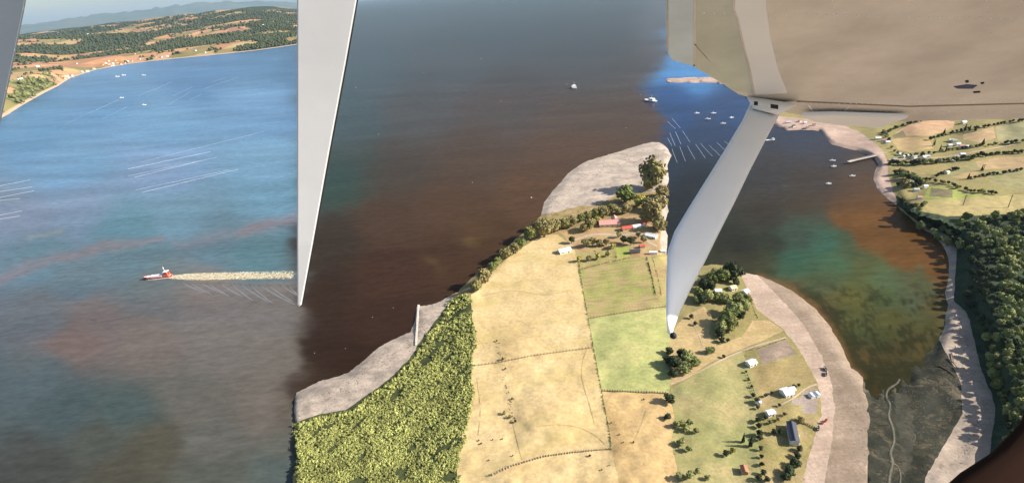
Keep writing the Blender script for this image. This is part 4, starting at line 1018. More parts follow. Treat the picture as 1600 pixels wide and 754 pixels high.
# far right village
VG = 'houses of the village on the far right shore'
cols = ['white', 'white', 'cream', 'grey', 'white', 'silver', 'pink']
for i, (x, y) in enumerate([(1408, 240), (1414, 243), (1420, 242), (1429, 244), (1444, 244), (1449, 243), (1382, 218), (1372, 215), (1387, 221), (1487, 218), (1492, 219), (1497, 224), (1484, 226), (1503, 227), (1512, 228), (1504, 240), (1489, 249), (1494, 244),
                            (1446, 290), (1432, 295), (1437, 307), (1424, 284), (1506, 190), (1480, 268), (1398, 248)]):
    house(x, y, random.uniform(5, 7.5), random.uniform(4, 5), random.uniform(-0.5, 0.5), cols[i % 7], 'small house in the tree lined village across the bay', group=VG, detail=False)
for x, y, c_ in [(1232, 190, 'silver'), (1240, 196, 'dark'), (1262, 197, 'rust'), (1250, 188, 'rust'), (1272, 194, 'rust'), (1258, 191, 'white')]:
    house(x, y, 7 if c_ == 'silver' else 4, 3.5, random.uniform(-.3, .3), c_, 'small shed on the sandy spit under the wing', group='sheds on the sandy spit', name='shed', cat='shed', detail=False)
# houses of the far left coast
random.seed(33)
FC = 'houses along the far left coast'
me_h = MB().box((0, 0, 2.5), (14, 9, 6)).mesh('far_house', [WALLW])
hm = {}
for k, wl in (('white', WALLW), ('rust', WALLY), ('grey', WALLW)):
    mb = MB(); mb.box((0, 0, 2.0), (13, 9, 6)); mb.add([(-7, -5, 5), (7, -5, 5), (7, 5, 5), (-7, 5, 5), (-7, 0, 8.5), (7, 0, 8.5)], [(0, 1, 5, 4), (2, 3, 4, 5), (1, 2, 5), (3, 0, 4)], 1)
    hm[k] = mb.mesh('far_house', [wl, ROOF[k]])
for x, y in [(105, 121), (100, 124), (33, 126), (47, 125), (112, 119), (128, 113), (137, 112), (147, 108), (160, 102), (166, 100), (171, 101), (177, 100), (183, 99), (189, 101), (195, 99), (200, 97), (170, 96), (180, 95), (206, 96), (218, 93), (228, 93), (243, 90), (252, 90), (262, 89), (176, 103), (186, 103),
             (60, 105), (120, 100), (210, 85), (305, 80), (320, 83), (132, 53), (138, 54), (408, 42), (412, 40), (285, 68)]:
    p = coast_at(x, y)
    if p is None: continue
    k = random.choice(('white', 'white', 'rust', 'grey'))
    o = bpy.data.objects.new('far_house', hm[k]); C.objects.link(o); o.location = p; o.rotation_euler = (0, 0, random.uniform(-0.6, 0.6)); s = random.uniform(0.7, 1.15); o.scale = (s, s, s)
    tag(o, 'small pale house near the shore of the far left coast', 'house', FC)

# ------------------------------------------------------------------ boats
PW = plain('white_boat_paint', (0.78, 0.77, 0.74), 0.4, var=0.08); PR = plain('red_boat_paint', (0.55, 0.06, 0.04), 0.45); PO = plain('orange_boat_paint', (0.62, 0.12, 0.05), 0.45)
DK = plain('deck_planks', (0.34, 0.28, 0.22), 0.8); PD = plain('dark_boat_paint', (0.04, 0.045, 0.055), 0.5); PG = plain('grey_cover', (0.62, 0.60, 0.60), 0.8)
RUB = plain('black_rubber', (0.02, 0.02, 0.022), 0.7)
def hull_mb(L, B, D, F_, bow=0.55):
    mb = MB(); st = [(-0.5, 0.80), (-0.42, 0.92), (-0.2, 1.0), (0.1, 1.0), (0.3, 0.80), (0.42, 0.45), (0.5, 0.05)]
    vs_ = []
    for q, wq in st:
        sh = F_ + bow * F_ * max(0, q + 0.05) ** 2 * 4
        hwid = B / 2 * wq
        vs_ += [(q * L, -hwid, sh), (q * L * 0.97, -hwid * 0.85, 0.05), (q * L * 0.92, 0, -D), (q * L * 0.97, hwid * 0.85, 0.05), (q * L, hwid, sh)]
    fs_ = []
    for i in range(len(st) - 1):
        for j in range(4): fs_.append((i * 5 + j, (i + 1) * 5 + j, (i + 1) * 5 + j + 1, i * 5 + j + 1))
    fs_.append((0, 1, 2, 3, 4)); mb.add(vs_, fs_)
    deck = MB(); dv = []
    for q, wq in st:
        sh = F_ + bow * F_ * max(0, q + 0.05) ** 2 * 4; hwid = B / 2 * wq * 0.93
        dv += [(q * L * 0.98, -hwid, sh - F_ * 0.2), (q * L * 0.98, hwid, sh - F_ * 0.2)]
    deck.add(dv, [(2 * i, 2 * i + 2, 2 * i + 3, 2 * i + 1) for i in range(len(st) - 1)])
    rail = MB()
    for s in (-1, 1):
        rail.tube([(q * L, s * B / 2 * wq, F_ + bow * F_ * max(0, q + 0.05) ** 2 * 4) for q, wq in st], F_ * 0.07, 5)
    return mb, deck, rail
def make_boat(px, py, L, B, ang, label, hullm=PW, cabinm=PW, group=None, cab=(-0.1, 0.34, 0.55), mast=True):
    p = at(px, py, 0.4)
    o = empty('boat', (p.x, p.y, 0), ang, label, 'boat', group)
    F_ = max(0.8, L * 0.085)
    hb, dk, rl_ = hull_mb(L, B, L * 0.04, F_)
    hb.build('hull', hullm, o, True); dk.build('deck', DK if hullm is not PW else PG, o); rl_.build('gunwale', hullm, o)
    cx_, cl, cw = cab
    c_ = MB().box((cx_ * L, 0, F_ + L * 0.07), (cl * L, cw * B, L * 0.16), taper=0.9).build('cabin', cabinm, o)
    MB().box((cx_ * L + cl * L * 0.5, 0, F_ + L * 0.10), (0.06, cw * B * 0.72, L * 0.045)).build('window', GLASS, c_)
    for s in (-1, 1): MB().box((cx_ * L, s * cw * B * 0.485, F_ + L * 0.10), (cl * L * 0.7, 0.08, L * 0.04)).build('window', GLASS, c_)
    if mast: MB().tube([(cx_ * L, 0, F_ + L * 0.12), (cx_ * L, 0, F_ + L * 0.40)], L * 0.008, 5).build('mast', PW, o)
    return o
def k_at(px, py): return mpp(at(px, py))
k = k_at(897, 136); make_boat(897, 137, 19 * k, 7.5 * k, R(85), 'white motor boat moored in mid brown water, pointing away', cab=(-0.12, 0.42, 0.7))
k = k_at(1016, 157); make_boat(1016, 158, 21 * k, 8.5 * k, R(128), 'white motor boat lying askew nearest the upper beach', cab=(-0.12, 0.42, 0.7))
# ship with cargo, heading left
k = k_at(246, 432); L = 42 * k; B = 9.5 * k; p = at(247, 434)
ship = empty('cargo_boat', (p.x, p.y, 0), R(180 + 2), 'red and white cargo boat running left ahead of its long wake', 'boat')
F_ = 4.4 * k
hb, dk, rl_ = hull_mb(L, B, 2 * k, F_ * 0.75, 0.5)
hb.build('hull', PR, ship, True); dk.build('deck', PW, ship); rl_.build('gunwale', PR, ship)
bst = MB()
for s in (-1, 1): bst.tube([(-0.5 * L, s * B * 0.41, 0.35 * k), (-0.2 * L, s * B * 0.485, 0.5 * k), (0.1 * L, s * B * 0.485, 0.5 * k), (0.3 * L, s * B * 0.40, 0.5 * k), (0.42 * L, s * B * 0.25, 0.6 * k)], 0.42 * k, 5)
bst.build('waterline_stripe', PW, ship)
for i in range(3): MB().box((L * (-0.13 + 0.145 * i), 0, F_ * 0.95), (L * 0.135, B * 0.70, F_ * 0.5)).build('cargo_cover', PG, ship)
MB().box((0.32 * L, 0, F_ * 1.0), (L * 0.10, B * 0.4, F_ * 0.35)).build('foredeck_locker', PW, ship)
MB().box((0.22 * L, 0, F_ * 0.9), (L * 0.05, B * 0.6, F_ * 0.4)).build('hatch', PR, ship)
wh = MB().box((-0.36 * L, 0, F_ * 1.35), (L * 0.14, B * 0.72, F_ * 1.7), taper=0.92).build('wheelhouse', PO, ship)
for s in (-1, 1): MB().box((-0.36 * L, s * B * 0.34, F_ * 1.75), (L * 0.10, 0.1, F_ * 0.35)).build('window', GLASS, wh)
MB().box((-0.286 * L, 0, F_ * 1.75), (0.1, B * 0.5, F_ * 0.35)).build('window', GLASS, wh)
MB().box((-0.36 * L, 0, F_ * 2.26), (L * 0.15, B * 0.75, F_ * 0.12)).build('wheelhouse_roof', PW, wh)
ms = MB(); ms.tube([(-0.33 * L, 0, F_ * 2.2), (-0.33 * L, 0, F_ * 4.2)], 0.28 * k, 5); ms.tube([(-0.33 * L, -B * 0.2, F_ * 3.6), (-0.33 * L, B * 0.2, F_ * 3.6)], 0.2 * k, 5)
ms.build('mast', PW, ship)
fu = MB().tube([(-0.44 * L, 0, F_ * 1.0), (-0.445 * L, 0, F_ * 2.3)], 0.8 * k, 8).build('funnel', PR, ship)
# moored boats of the right-hand bay
MO = 'boats moored in the bay left of the wing strut'
for x, y, a in ((1089, 177, 10), (1115, 177, 5), (1106, 186, -5), (1143, 184, 15), (1130, 193, 0)):
    k = k_at(x, y); make_boat(x, y, 8.5 * k, 3.6 * k, R(a), 'small white boat moored in the blue bay left of the strut', group=MO)
for x, y, a, lb in ((1301, 251, -8, 'white boat farthest out of the four off the pier'), (1303, 260, 6, 'white boat just below another, left of the pier end'), (1332, 275, -4, 'white boat between the pier and the beach'), (1295, 287, 3, 'white boat lowest of the four off the pier')):
    k = k_at(x, y); make_boat(x, y, 8.5 * k, 3.8 * k, R(a), lb)
k = k_at(1204, 219); make_boat(1203, 219, 15 * k, 4 * k, R(2), 'white barge just right of the wing strut', cab=(0.3, 0.2, 0.5), mast=False)
for x, y, a in ((190, 153, 20), (225, 164, 20), (183, 120, 30), (193, 118, 25), (224, 118, 10)):
    k = k_at(x, y); make_boat(x, y, 6.5 * k, 3 * k, R(a), 'tiny white boat in the blue water off the far left coast', group='boats off the far left coast')
# boats pulled up on the pale beach
for x, y, a, lb in ((1289, 577, 80, 'upper dark boat drawn up on the pale beach'), (1290, 585, 60, 'second dark boat on the pale beach, just below the upper one'), (1285, 661, 55, 'dark boat on the beach by the red one'), (1278, 670, 55, 'lowest dark boat drawn up on the pale beach'), (1290, 658, 30, 'small red boat on the pale beach')):
    g = ground(x, y); k = mpp(g)
    o = make_boat(x, y, (9 if 'red' not in lb else 5) * k, 3.2 * k, R(a), lb, PR if 'red' in lb else PD, PR if 'red' in lb else PD, cab=(-0.1, 0.2, 0.5), mast=False)
    o.location = g + Vector((0, 0, 0.25))

# wake: foam ribbon and the trailing waves
m, t, b = nt('wake_foam')
nz = pos_noise(t, 0.6, 6, 0.8, dist=0.8); nz2 = pos_noise(t, 0.09, 3, 0.6)
c = ramp(t, nz, [(0.36, (0.14, 0.11, 0.075)), (0.50, (0.46, 0.39, 0.25)), (0.64, (0.78, 0.74, 0.60))])
t.links.new(c, b.inputs['Base Color']); b.inputs['Roughness'].default_value = 0.8
tcu = N(t, 'ShaderNodeAttribute', attribute_name='edge')
mth = N(t, 'ShaderNodeMath', operation='ADD'); t.links.new(tcu.outputs['Fac'], mth.inputs[0]); t.links.new(nz, mth.inputs[1])
al = ramp(t, mth.outputs[0], [(0.62, 0.0), (0.80, 0.95)])
t.links.new(al, b.inputs['Alpha'])
me = bpy.data.meshes.new('wake'); vs_, fs_, ed = [], [], []
NW, MW = 60, 9
for i in range(NW):
    f_ = i / (NW - 1); x = 264 + 206 * f_
    sp_ = min(1, 0.45 + f_ * 3); y0, y1 = 432.5 - (6.0 + 0.5 * f_) * sp_ - 5 * f_, 432.5 + (6.0 + 0.6 * f_) * sp_ - 3 * f_
    for j in range(MW):
        q = j / (MW - 1); pz = at(x, y0 + (y1 - y0) * q, 0.2)
        vs_.append((pz.x, pz.y, 0.12))
        ed.append((math.sin(math.pi * q) ** 0.6) * (0.60 - 0.36 * f_) * (1 if i < NW - 4 else 0.4) * (0.7 + 0.6 * float(vnoise(np.array([i * 0.35]), np.array([j * 0.9]), 4)[0])))
for i in range(NW - 1):
    for j in range(MW - 1): fs_.append((i * MW + j, (i + 1) * MW + j, (i + 1) * MW + j + 1, i * MW + j + 1))
me.from_pydata(vs_, [], fs_); aa = me.attributes.new('edge', 'FLOAT', 'POINT'); aa.data.foreach_set('value', ed); me.materials.append(m); me.update()
o = bpy.data.objects.new('wake_foam', me); C.objects.link(o); tag(o, kind='stuff', label='long cream foam wake trailing right behind the cargo boat')
mb = MB()
for i in range(13):
    x0, y0 = 280 + 15.5 * i + random.uniform(-3, 3), 440.5 + 0.4 * i; dx, dy = (36 + 2.4 * i) * random.uniform(0.75, 1.15), (17 + 1.9 * i) * random.uniform(0.85, 1.1)
    for q in (0,):
        n = 14; up_, lo_ = [], []
        for j in range(n + 1):
            f_ = j / n; x = x0 + dx * f_; y = y0 + dy * (f_ ** 0.85)
            if x > 468: break
            wdt = 1.7 * math.sin(math.pi * min(1, f_ * 1.0)) ** 0.7 + 0.02
            up_.append((x, y - wdt)); lo_.append((x, y + wdt))
        for j in range(len(up_) - 1):
            a0, a1, b0, b1 = at(*up_[j], 0), at(*up_[j + 1], 0), at(*lo_[j], 0), at(*lo_[j + 1], 0)
            c0, c1 = (a0 + b0) / 2, (a1 + b1) / 2
            for v in (a0, a1, b0, b1): v.z = 0.02
            c0.z = c1.z = 0.16
            mb.add([a0, a1, c1, c0], [(0, 1, 2, 3)]); mb.add([c0, c1, b1, b0], [(0, 1, 2, 3)])
o = mb.build('wake_waves', plain('wake_water', (0.155, 0.15, 0.15), 0.4, 0.2, var=0.2, scale=0.2), smooth=True); tag(o, kind='stuff', label='fan of low waves spreading below the foam wake')

# ------------------------------------------------------------------ mussel lines, buoys
BU = plain('buoy_white', (0.58, 0.60, 0.63), 0.6)
BUF = plain('buoy_grey', (0.24, 0.29, 0.37), 0.6)
def mussel_line(a, b2, label, group, wpx=0.55, mat=BU, sp=2.0):
    P, Q = at(*a), at(*b2); k = (mpp(P) + mpp(Q)) / 2
    d = Q - P; L = d.length; o = empty('mussel_line', P, math.atan2(d.y, d.x), label, 'buoy line', group)
    rad = wpx * k * 0.58; n = max(6, min(160, int(L / (sp * rad))))
    mb = MB()
    for i in range(n + 1):
        x = L * i / n; mb.blob((x, math.sin(i * 0.11) * rad * 0.5, 0.1), rad * random.uniform(0.75, 1.1) * (mpp(P) + (mpp(Q) - mpp(P)) * i / n) / k, sub=1, jit=0.0, sq=(1, 1, 0.7))
    s = mb.build('buoy_string', mat, o); s['kind'] = 'stuff'
    MB().tube([(0, 0, 0.0), (L / 2, rad * 0.2, 0.0), (L, 0, 0.0)], rad * 0.25, 5).build('rope', mat, o)
    return o
G1 = 'mussel lines in the middle of the left bay'
for a, b2, w_ in [((220, 253), (411, 206), .40), ((200, 264), (329, 237), .60), ((201, 274.6), (338, 246), .45), ((210, 277), (311, 252), .5)]:
    mussel_line(a, b2, 'pale buoy line in the upper set in mid left bay', G1, w_)
mussel_line((212, 296.6), (358, 265.5), 'upper of the lower pair of pale buoy lines in mid left bay', G1, .5)
mussel_line((223, 300.5), (371.6, 264.5), 'lowest and brightest buoy line in mid left bay', G1, .62)
for a, b2 in [((-8, 292), (47, 281)), ((-8, 300.5), (50, 292)), ((-8, 310), (53, 298)), ((-4, 313.5), (31, 310)), ((-8, 337.5), (34.7, 329)), ((-6, 343), (31, 337.5))]:
    mussel_line(a, b2, 'pale buoy line reaching in from the left edge of the bay', 'mussel lines at the left edge', .55)
for a, b2 in [((102, 194), (190, 153)), ((150, 172), (186, 156)), ((240, 141), (268, 128)), ((263, 164), (297, 144)), ((318, 139), (372, 121)), ((296, 156), (316, 147)), ((160, 186), (200, 166)), ((215, 150), (240, 140)), ((270, 150), (300, 136)), ((330, 128), (352, 122))]:
    mussel_line(a, b2, 'faint far buoy line off the far left coast', 'far mussel lines off the left coast', .34, BUF, 2.6)
for a, b2 in [((1050, 185), (1063, 200)), ((1043, 190), (1055, 201)), ((1066.5, 204.7), (1078, 222)), ((1055.5, 206), (1064, 225.5)), ((1046.6, 208), (1055, 228)), ((1043, 216), (1050, 228)), ((1050, 233), (1058, 254)), ((1062, 229), (1071, 252)), ((1074, 228), (1086, 249)),
              ((1087, 225.5), (1102, 247)), ((1094.6, 224.5), (1113, 244)), ((1108, 227), (1128, 246)), ((1120.5, 223), (1136, 238)), ((1132, 220.6), (1142, 229))]:
    mussel_line(a, b2, 'pale buoy line fanning across the bay left of the wing strut', 'mussel lines left of the wing strut', .42)
bm_ = MB().blob((0, 0, 0.15), 1.0, sub=2, jit=0, sq=(1, 1, 0.8)).mesh('buoy', plain('weathered_buoy', (0.40, 0.37, 0.33), 0.7), True)
bcol = MB().tube([(0, 0, 0.7), (0, 0, 1.5)], 0.12, 6).mesh('buoy_pole', RUB)
for x, y in [(556, 137), (591.6, 209.5), (662, 114), (752, 92), (782.5, 158.4), (886, 131.6), (1001, 148), (978, 200), (830, 308.8), (738, 285), (614.5, 480.6), (581.8, 495), (539.7, 544), (491.5, 551), (537.6, 584)]:
    p = at(x, y); k = mpp(p)
    o = bpy.data.objects.new('mooring_buoy', bm_); C.objects.link(o); o.location = (p.x, p.y, 0); s = (0.6 if y != 308.8 else 1.5) * k; o.scale = (s, s, s)
    tag(o, 'small pale mooring buoy floating in the brown bay' if y != 308.8 else 'largest pale mooring buoy, floating just off the upper beach', 'buoy', 'mooring buoys in the brown bay')
    q = bpy.data.objects.new('buoy_pole', bcol); C.objects.link(q); q.parent = o

# ------------------------------------------------------------------ piers, walls, fences
CONC = plain('concrete', (0.55, 0.50, 0.43), 0.85); WPOST = plain('weathered_post', (0.42, 0.34, 0.22), 0.9)
PPOLE = plain('pole_wood', (0.16, 0.12, 0.09), 0.9)
def pier(a, b2, wpx, label):
    P, Q = at(*a), at(*b2); k = (mpp(P) + mpp(Q)) / 2; d = Q - P; L = d.length; W = wpx * k
    o = empty('pier', P, math.atan2(d.y, d.x), label, 'pier')
    n = 16
    for i in range(n):
        MB().box((L * (i + 0.5) / n, 0, 3.0), (L / n * 0.97, W, 0.5)).build('deck_slab', CONC, o)
    for s in (-1, 1):
        MB().box((L / 2, s * W * 0.46, 4.1), (L, 0.2, 0.2)).build('rail', CONC, o)
    for i in range(n):
        for s in (-1, 1): MB().tube([(L * (i + 0.5) / n, s * W * 0.4, -2), (L * (i + 0.5) / n, s * W * 0.4, 2.75)], 0.45, 6).build('pile', PPOLE, o)
    MB().box((2.0, 0, 3.1), (9, W * 1.5, 0.7)).build('pier_head', CONC, o)
pier((1327, 256), (1384, 243), 2.6, 'long pale pier running from the village beach into the bay')
# stone groyne on the lower beach
gro = empty('stone_groyne', (0, 0, 0), 0, 'pale straight stone groyne crossing the lower beach to the water', 'groyne')
g0, g1 = ground(654, 478), ground(650, 538)
for i in range(22):
    f_ = i / 21; p = g0.lerp(g1, f_)
    k = mpp(p); MB().box((p.x, p.y, p.z + 0.25), (3.2 * k * random.uniform(.85, 1.1), (g1 - g0).length / 21 * 0.95, 1.4 * random.uniform(.8, 1.2)), rz=math.atan2((g1 - g0).y, (g1 - g0).x) - R(90) + random.uniform(-.1, .1), taper=0.85).build('stone', CONC, gro)
def fence(line, label, step_px=5, hgt=1.3, r_=0.12, mat=WPOST, rails=True):
    g0 = ground(*line[0]); o = empty('fence', g0, 0, label, 'fence'); prev = None; rl_ = MB()
    pm = MB().box((0, 0, hgt / 2 - 0.15), (r_ * 2, r_ * 2, hgt + 0.3)).mesh('post', mat)
    for i in range(len(line) - 1):
        a, b2 = line[i], line[i + 1]; n = max(1, int(math.hypot(b2[0] - a[0], b2[1] - a[1]) / step_px))
        for j in range(n + (i == len(line) - 2)):
            p = ground(a[0] + (b2[0] - a[0]) * j / n, a[1] + (b2[1] - a[1]) * j / n)
            q = bpy.data.objects.new('post', pm); C.objects.link(q); q.parent = o; q.location = p - g0; q.rotation_euler = (0, 0, random.uniform(0, 1))
            if prev is not None and rails:
                for z in (0.45, 0.95): rl_.tube([prev - g0 + Vector((0, 0, z)), p - g0 + Vector((0, 0, z))], 0.03, 4)
            prev = p
    if rails: rl_.build('wire', mat, o)
    return o
fence([(737, 572), (780, 566), (830, 556), (880, 549), (925, 543)], 'post fence crossing the middle of the dry field', 5, 1.2, 0.16, PPOLE)
fence([(770, 742), (800, 728), (850, 713), (900, 706), (955, 701)], 'post fence curving across the bottom of the dry field', 4.2, 1.6, 0.24)
fence([(941, 610), (985, 612), (1040, 614)], 'post fence along the bottom of the green field', 4, 1.3, 0.18, PPOLE)
fence([(920, 497), (975, 488), (1040, 479)], 'pale fence between the crop field and the green field', 4.5, 1.3, 0.18)
fence([(1168, 586), (1176, 606), (1183, 630)], 'fence beside the dry plot above the homestead', 4, 1.2, 0.14, PPOLE)
fence([(1247, 659), (1262, 663), (1272, 668)], 'low dark fence at the lower side of the paved yard', 3, 1.2, 0.2, PPOLE)
def hedge(line, wpx, label, kind='dark', dens=2.2, hpx=None):
    mb = MB(); tot = 0
    for i in range(len(line) - 1):
        a, b2 = line[i], line[i + 1]; n = max(1, int(math.hypot(b2[0] - a[0], b2[1] - a[1]) / dens))
        for j in range(n):
            f_ = j / n; p = ground(a[0] + (b2[0] - a[0]) * f_ + random.uniform(-.5, .5), a[1] + (b2[1] - a[1]) * f_); k = mpp(p); r_ = wpx * k * random.uniform(0.45, 0.9)
            if random.random() < 0.12: continue
            mb.blob((p.x, p.y, p.z + r_ * 0.6), r_, sub=1, jit=0.25); cards(mb, (p.x, p.y, p.z + r_ * 0.6), r_, 8, r_ * 0.4)
    o = mb.build('hedge', LM[kind]); return tag(o, label, 'hedge')
hedge([(904, 402), (909, 440), (919, 497), (928, 545), (938, 600), (950, 660), (957, 704)], 1.5, 'thin dark hedge dividing the dry field from the green field', 'forest')
hedge([(1010, 402), (1018, 430), (1024, 462)], 1.7, 'dark hedge on the right side of the crop field', 'dark')
hedge([(1020, 402), (1028, 432), (1034, 462)], 1.2, 'thin hedge between the crop field and the right edge strip', 'forest')
hedge([(904, 421), (945, 411), (985, 402)], 1.2, 'pale hedge between vegetable garden and crop field', 'olive')
hedge([(930, 392), (932, 408)], 1.2, 'short hedge between two vegetable plots', 'olive')
hedge([(1160, 548), (1182, 545), (1230, 528)], 1.0, 'low hedge along the top of the brown garden plot', 'olive')
hedge([(1174, 470), (1180, 490), (1186, 500)], 1.3, 'dark hedge at the top of the beach by the grove', 'dark')
# scattered bushes in the dry fields
for x, y, r_ in [(748, 687, 1.5), (752, 692, 1.7), (770, 686, 1.3), (785, 685, 1.3), (801, 711, 1.4), (764, 718, 1.2), (922, 711, 2.2), (940, 733, 1.3), (952, 726, 1.2), (968, 678, 1.3), (974, 690, 1.4), (990, 690, 1.6), (1006, 623, 1.4), (955, 660, 1.4), (788, 644, 3.2), (797, 650, 3.0), (805, 657, 2.6), (800, 622, 2.0), (776, 532, 1.6), (786, 560, 2.2), (790, 575, 1.6)]:
    small_tree(x, y, r_, 'dark' if r_ < 3 else 'forest', 'small dark bush dotted over the dry fields', 'bushes dotted over the dry fields', 'bush', 'bush')
# dry gully of rough ground down the middle of the dry field
mb = MB(); random.seed(12)
gl = [(776, 528), (780, 545), (786, 560), (787, 585), (790, 605), (800, 625), (797, 640), (803, 655)]
for i in range(len(gl) - 1):
    for j in range(9):
        f_ = random.random(); x = gl[i][0] + (gl[i + 1][0] - gl[i][0]) * f_ + random.gauss(0, 2.4); y = gl[i][1] + (gl[i + 1][1] - gl[i][1]) * f_ + random.gauss(0, 2)
        p = ground(x, y); k = mpp(p); r_ = random.uniform(0.5, 1.5) * k; mb.blob((p.x, p.y, p.z + r_ * 0.1), r_, sub=1, jit=0.3, sq=(1, 1.3, 0.5))
for _ in range(26):
    x, y = random.gauss(755, 8), random.gauss(536, 5); p = ground(x, y); k = mpp(p); r_ = random.uniform(0.4, 1.0) * k; mb.blob((p.x, p.y, p.z), r_, sub=1, jit=0.3, sq=(1, 1.3, 0.5))
o = mb.build('rubble', ground_mat('gully_earth', [(0.22, 0.14, 0.08), (0.28, 0.18, 0.10), (0.30, 0.2, 0.12)], 0.2, 0.8)); tag(o, kind='stuff', label='line of brown rough clods down the dry field')
# stream over the tidal flat, fallen logs, utility poles
mb = MB(); sl_ = [(1406, 592), (1402, 599), (1388, 607), (1384, 618), (1392, 632), (1388, 650), (1396, 668), (1398, 690), (1391, 706), (1396, 722), (1390, 745), (1388, 780)]
def ribbon(line, w0, w1, z, name, mat):
    mb = MB(); L_, R__ = [], []; dense = []
    for i in range(len(line) - 1):
        for j in range(5):
            f_ = j / 5; dense.append((line[i][0] + (line[i + 1][0] - line[i][0]) * f_, line[i][1] + (line[i + 1][1] - line[i][1]) * f_))
    for _ in range(3):
        dense = [dense[0]] + [((dense[i - 1][0] + dense[i][0] * 2 + dense[i + 1][0]) / 4, (dense[i - 1][1] + 2 * dense[i][1] + dense[i + 1][1]) / 4) for i in range(1, len(dense) - 1)] + [dense[-1]]
    for i in range(len(dense)):
        x0, y0 = dense[max(0, i - 1)]; x1, y1 = dense[min(len(dense) - 1, i + 1)]; l = math.hypot(x1 - x0, y1 - y0); nx, ny = -(y1 - y0) / l, (x1 - x0) / l
        wv = (w0 + (w1 - w0) * i / len(dense)) * random.uniform(0.8, 1.2)
        for s, arr in ((-1, L_), (1, R__)):
            p = ground(dense[i][0] + nx * wv * s, dense[i][1] + ny * wv * s); arr.append(Vector((p.x, p.y, max(p.z, 0.0) + z)))
    n = len(L_); mb.add(L_ + R__, [(i, i + 1, n + i + 1, n + i) for i in range(n - 1)])
    o = mb.build(name, mat, smooth=True); return tag(o, kind='structure')
STR = ground_mat('stream_bed', [(0.11, 0.105, 0.07), (0.15, 0.135, 0.095), (0.18, 0.16, 0.115)], 0.2, 0.8, rough=0.4)
STRd = ground_mat('stream_bank', [(0.05, 0.05, 0.035), (0.065, 0.06, 0.045), (0.08, 0.07, 0.05)], 0.2, 0.8)
ribbon(sl_, 1.6, 3.4, 0.10, 'stream_bank', STRd)
ribbon(sl_, 0.7, 1.7, 0.16, 'stream', STR)
ribbon([(1391, 720), (1404, 728), (1408, 742), (1404, 780)], 0.7, 1.2, 0.14, 'stream', STR)
TRK = ground_mat('track_earth', [(0.36, 0.27, 0.12), (0.42, 0.31, 0.14), (0.48, 0.34, 0.17)], 0.1, 0.8)
TRK2 = ground_mat('gravel_track', [(0.36, 0.28, 0.2), (0.43, 0.33, 0.24), (0.48, 0.37, 0.28)], 0.1, 0.8)
for ln, w_ in (([(920, 538), (911, 560), (908, 585), (914, 610), (924, 640), (930, 668)], 0.7), ([(838, 666), (870, 662), (905, 666), (932, 680), (948, 696)], 0.7), ([(800, 655), (806, 680), (812, 705), (818, 722)], 0.6),
              ([(752, 462), (800, 452), (850, 462), (900, 452)], 0.5), ([(1010, 640), (1000, 670), (985, 700)], 0.6), ([(745, 590), (752, 640), (746, 690)], 0.5)):
    ribbon(ln, w_, w_, 0.10, 'track', TRK)
ribbon([(884, 382), (905, 372), (925, 366), (950, 366), (975, 368), (1000, 362), (1012, 378), (1030, 386)], 1.4, 1.8, 0.10, 'farm_track', TRK2)
ribbon([(1276, 600), (1262, 604), (1240, 622), (1216, 634)], 1.2, 1.0, 0.10, 'farm_track', TRK2)
ribbon([(1048, 600), (1090, 582), (1130, 560), (1180, 540), (1240, 524)], 1.0, 1.2, 0.12, 'farm_track', TRK2)
ribbon([(1080, 500), (1088, 515), (1094, 530), (1100, 545)], 0.5, 0.5, 0.10, 'track', TRK2)
ribbon([(1388, 250), (1430, 248), (1480, 246), (1530, 236), (1600, 224)], 0.7, 0.7, 0.3, 'farm_track', TRK2)
mb = MB(); random.seed(77)
def litter(line, n, jit, rr_, warped=True):
    for _ in range(n):
        i = random.randrange(len(line) - 1); f_ = random.random()
        x = line[i][0] + (line[i + 1][0] - line[i][0]) * f_ + random.gauss(0, jit); y = line[i][1] + (line[i + 1][1] - line[i][1]) * f_ + random.gauss(0, jit)
        h_ = land_bvh.ray_cast(cam_pos, ray(x, y).normalized(), 100000)[0]
        if h_ is None: continue
        k = mpp(h_); r_ = random.uniform(*rr_) * k
        mb.blob((h_.x, h_.y, h_.z + r_ * 0.1), r_, sub=1, jit=0.35, sq=(random.uniform(.7, 1.6), random.uniform(.7, 1.6), 0.45), mi=random.choice((0, 0, 1)))
litter([(850, 332), (880, 300), (910, 275), (950, 258), (1000, 245), (1035, 240)], 160, 7, (0.25, 0.8))
litter([(480, 625), (540, 605), (590, 570), (640, 535), (672, 495)], 170, 7, (0.25, 0.8))
litter([(1190, 440), (1230, 462), (1262, 500), (1290, 550), (1308, 590), (1314, 640), (1310, 700), (1300, 750)], 170, 3.5, (0.12, 0.4))
litter([(1205, 440), (1270, 486), (1310, 540), (1338, 590), (1346, 650), (1344, 740)], 170, 6, (0.12, 0.45))
litter([(1462, 368), (1486, 400), (1486, 450), (1490, 500), (1508, 560), (1528, 610), (1530, 670), (1500, 720)], 260, 7, (0.25, 0.9))
litter([(1330, 620), (1335, 680), (1330, 740)], 160, 12, (0.15, 0.6)); litter([(1480, 560), (1490, 610), (1470, 660)], 200, 9, (0.3, 0.9)); litter([(1400, 640), (1430, 620), (1440, 690)], 160, 12, (0.3, 0.8))
o = mb.build('beach_stones', [plain('beach_stone', (0.13, 0.11, 0.085), 0.9), plain('drift_weed', (0.06, 0.055, 0.03), 0.9)]); tag(o, kind='stuff', label='dark stones and weed scattered over the beaches')
LOG = plain('driftwood', (0.13, 0.08, 0.05), 0.9)
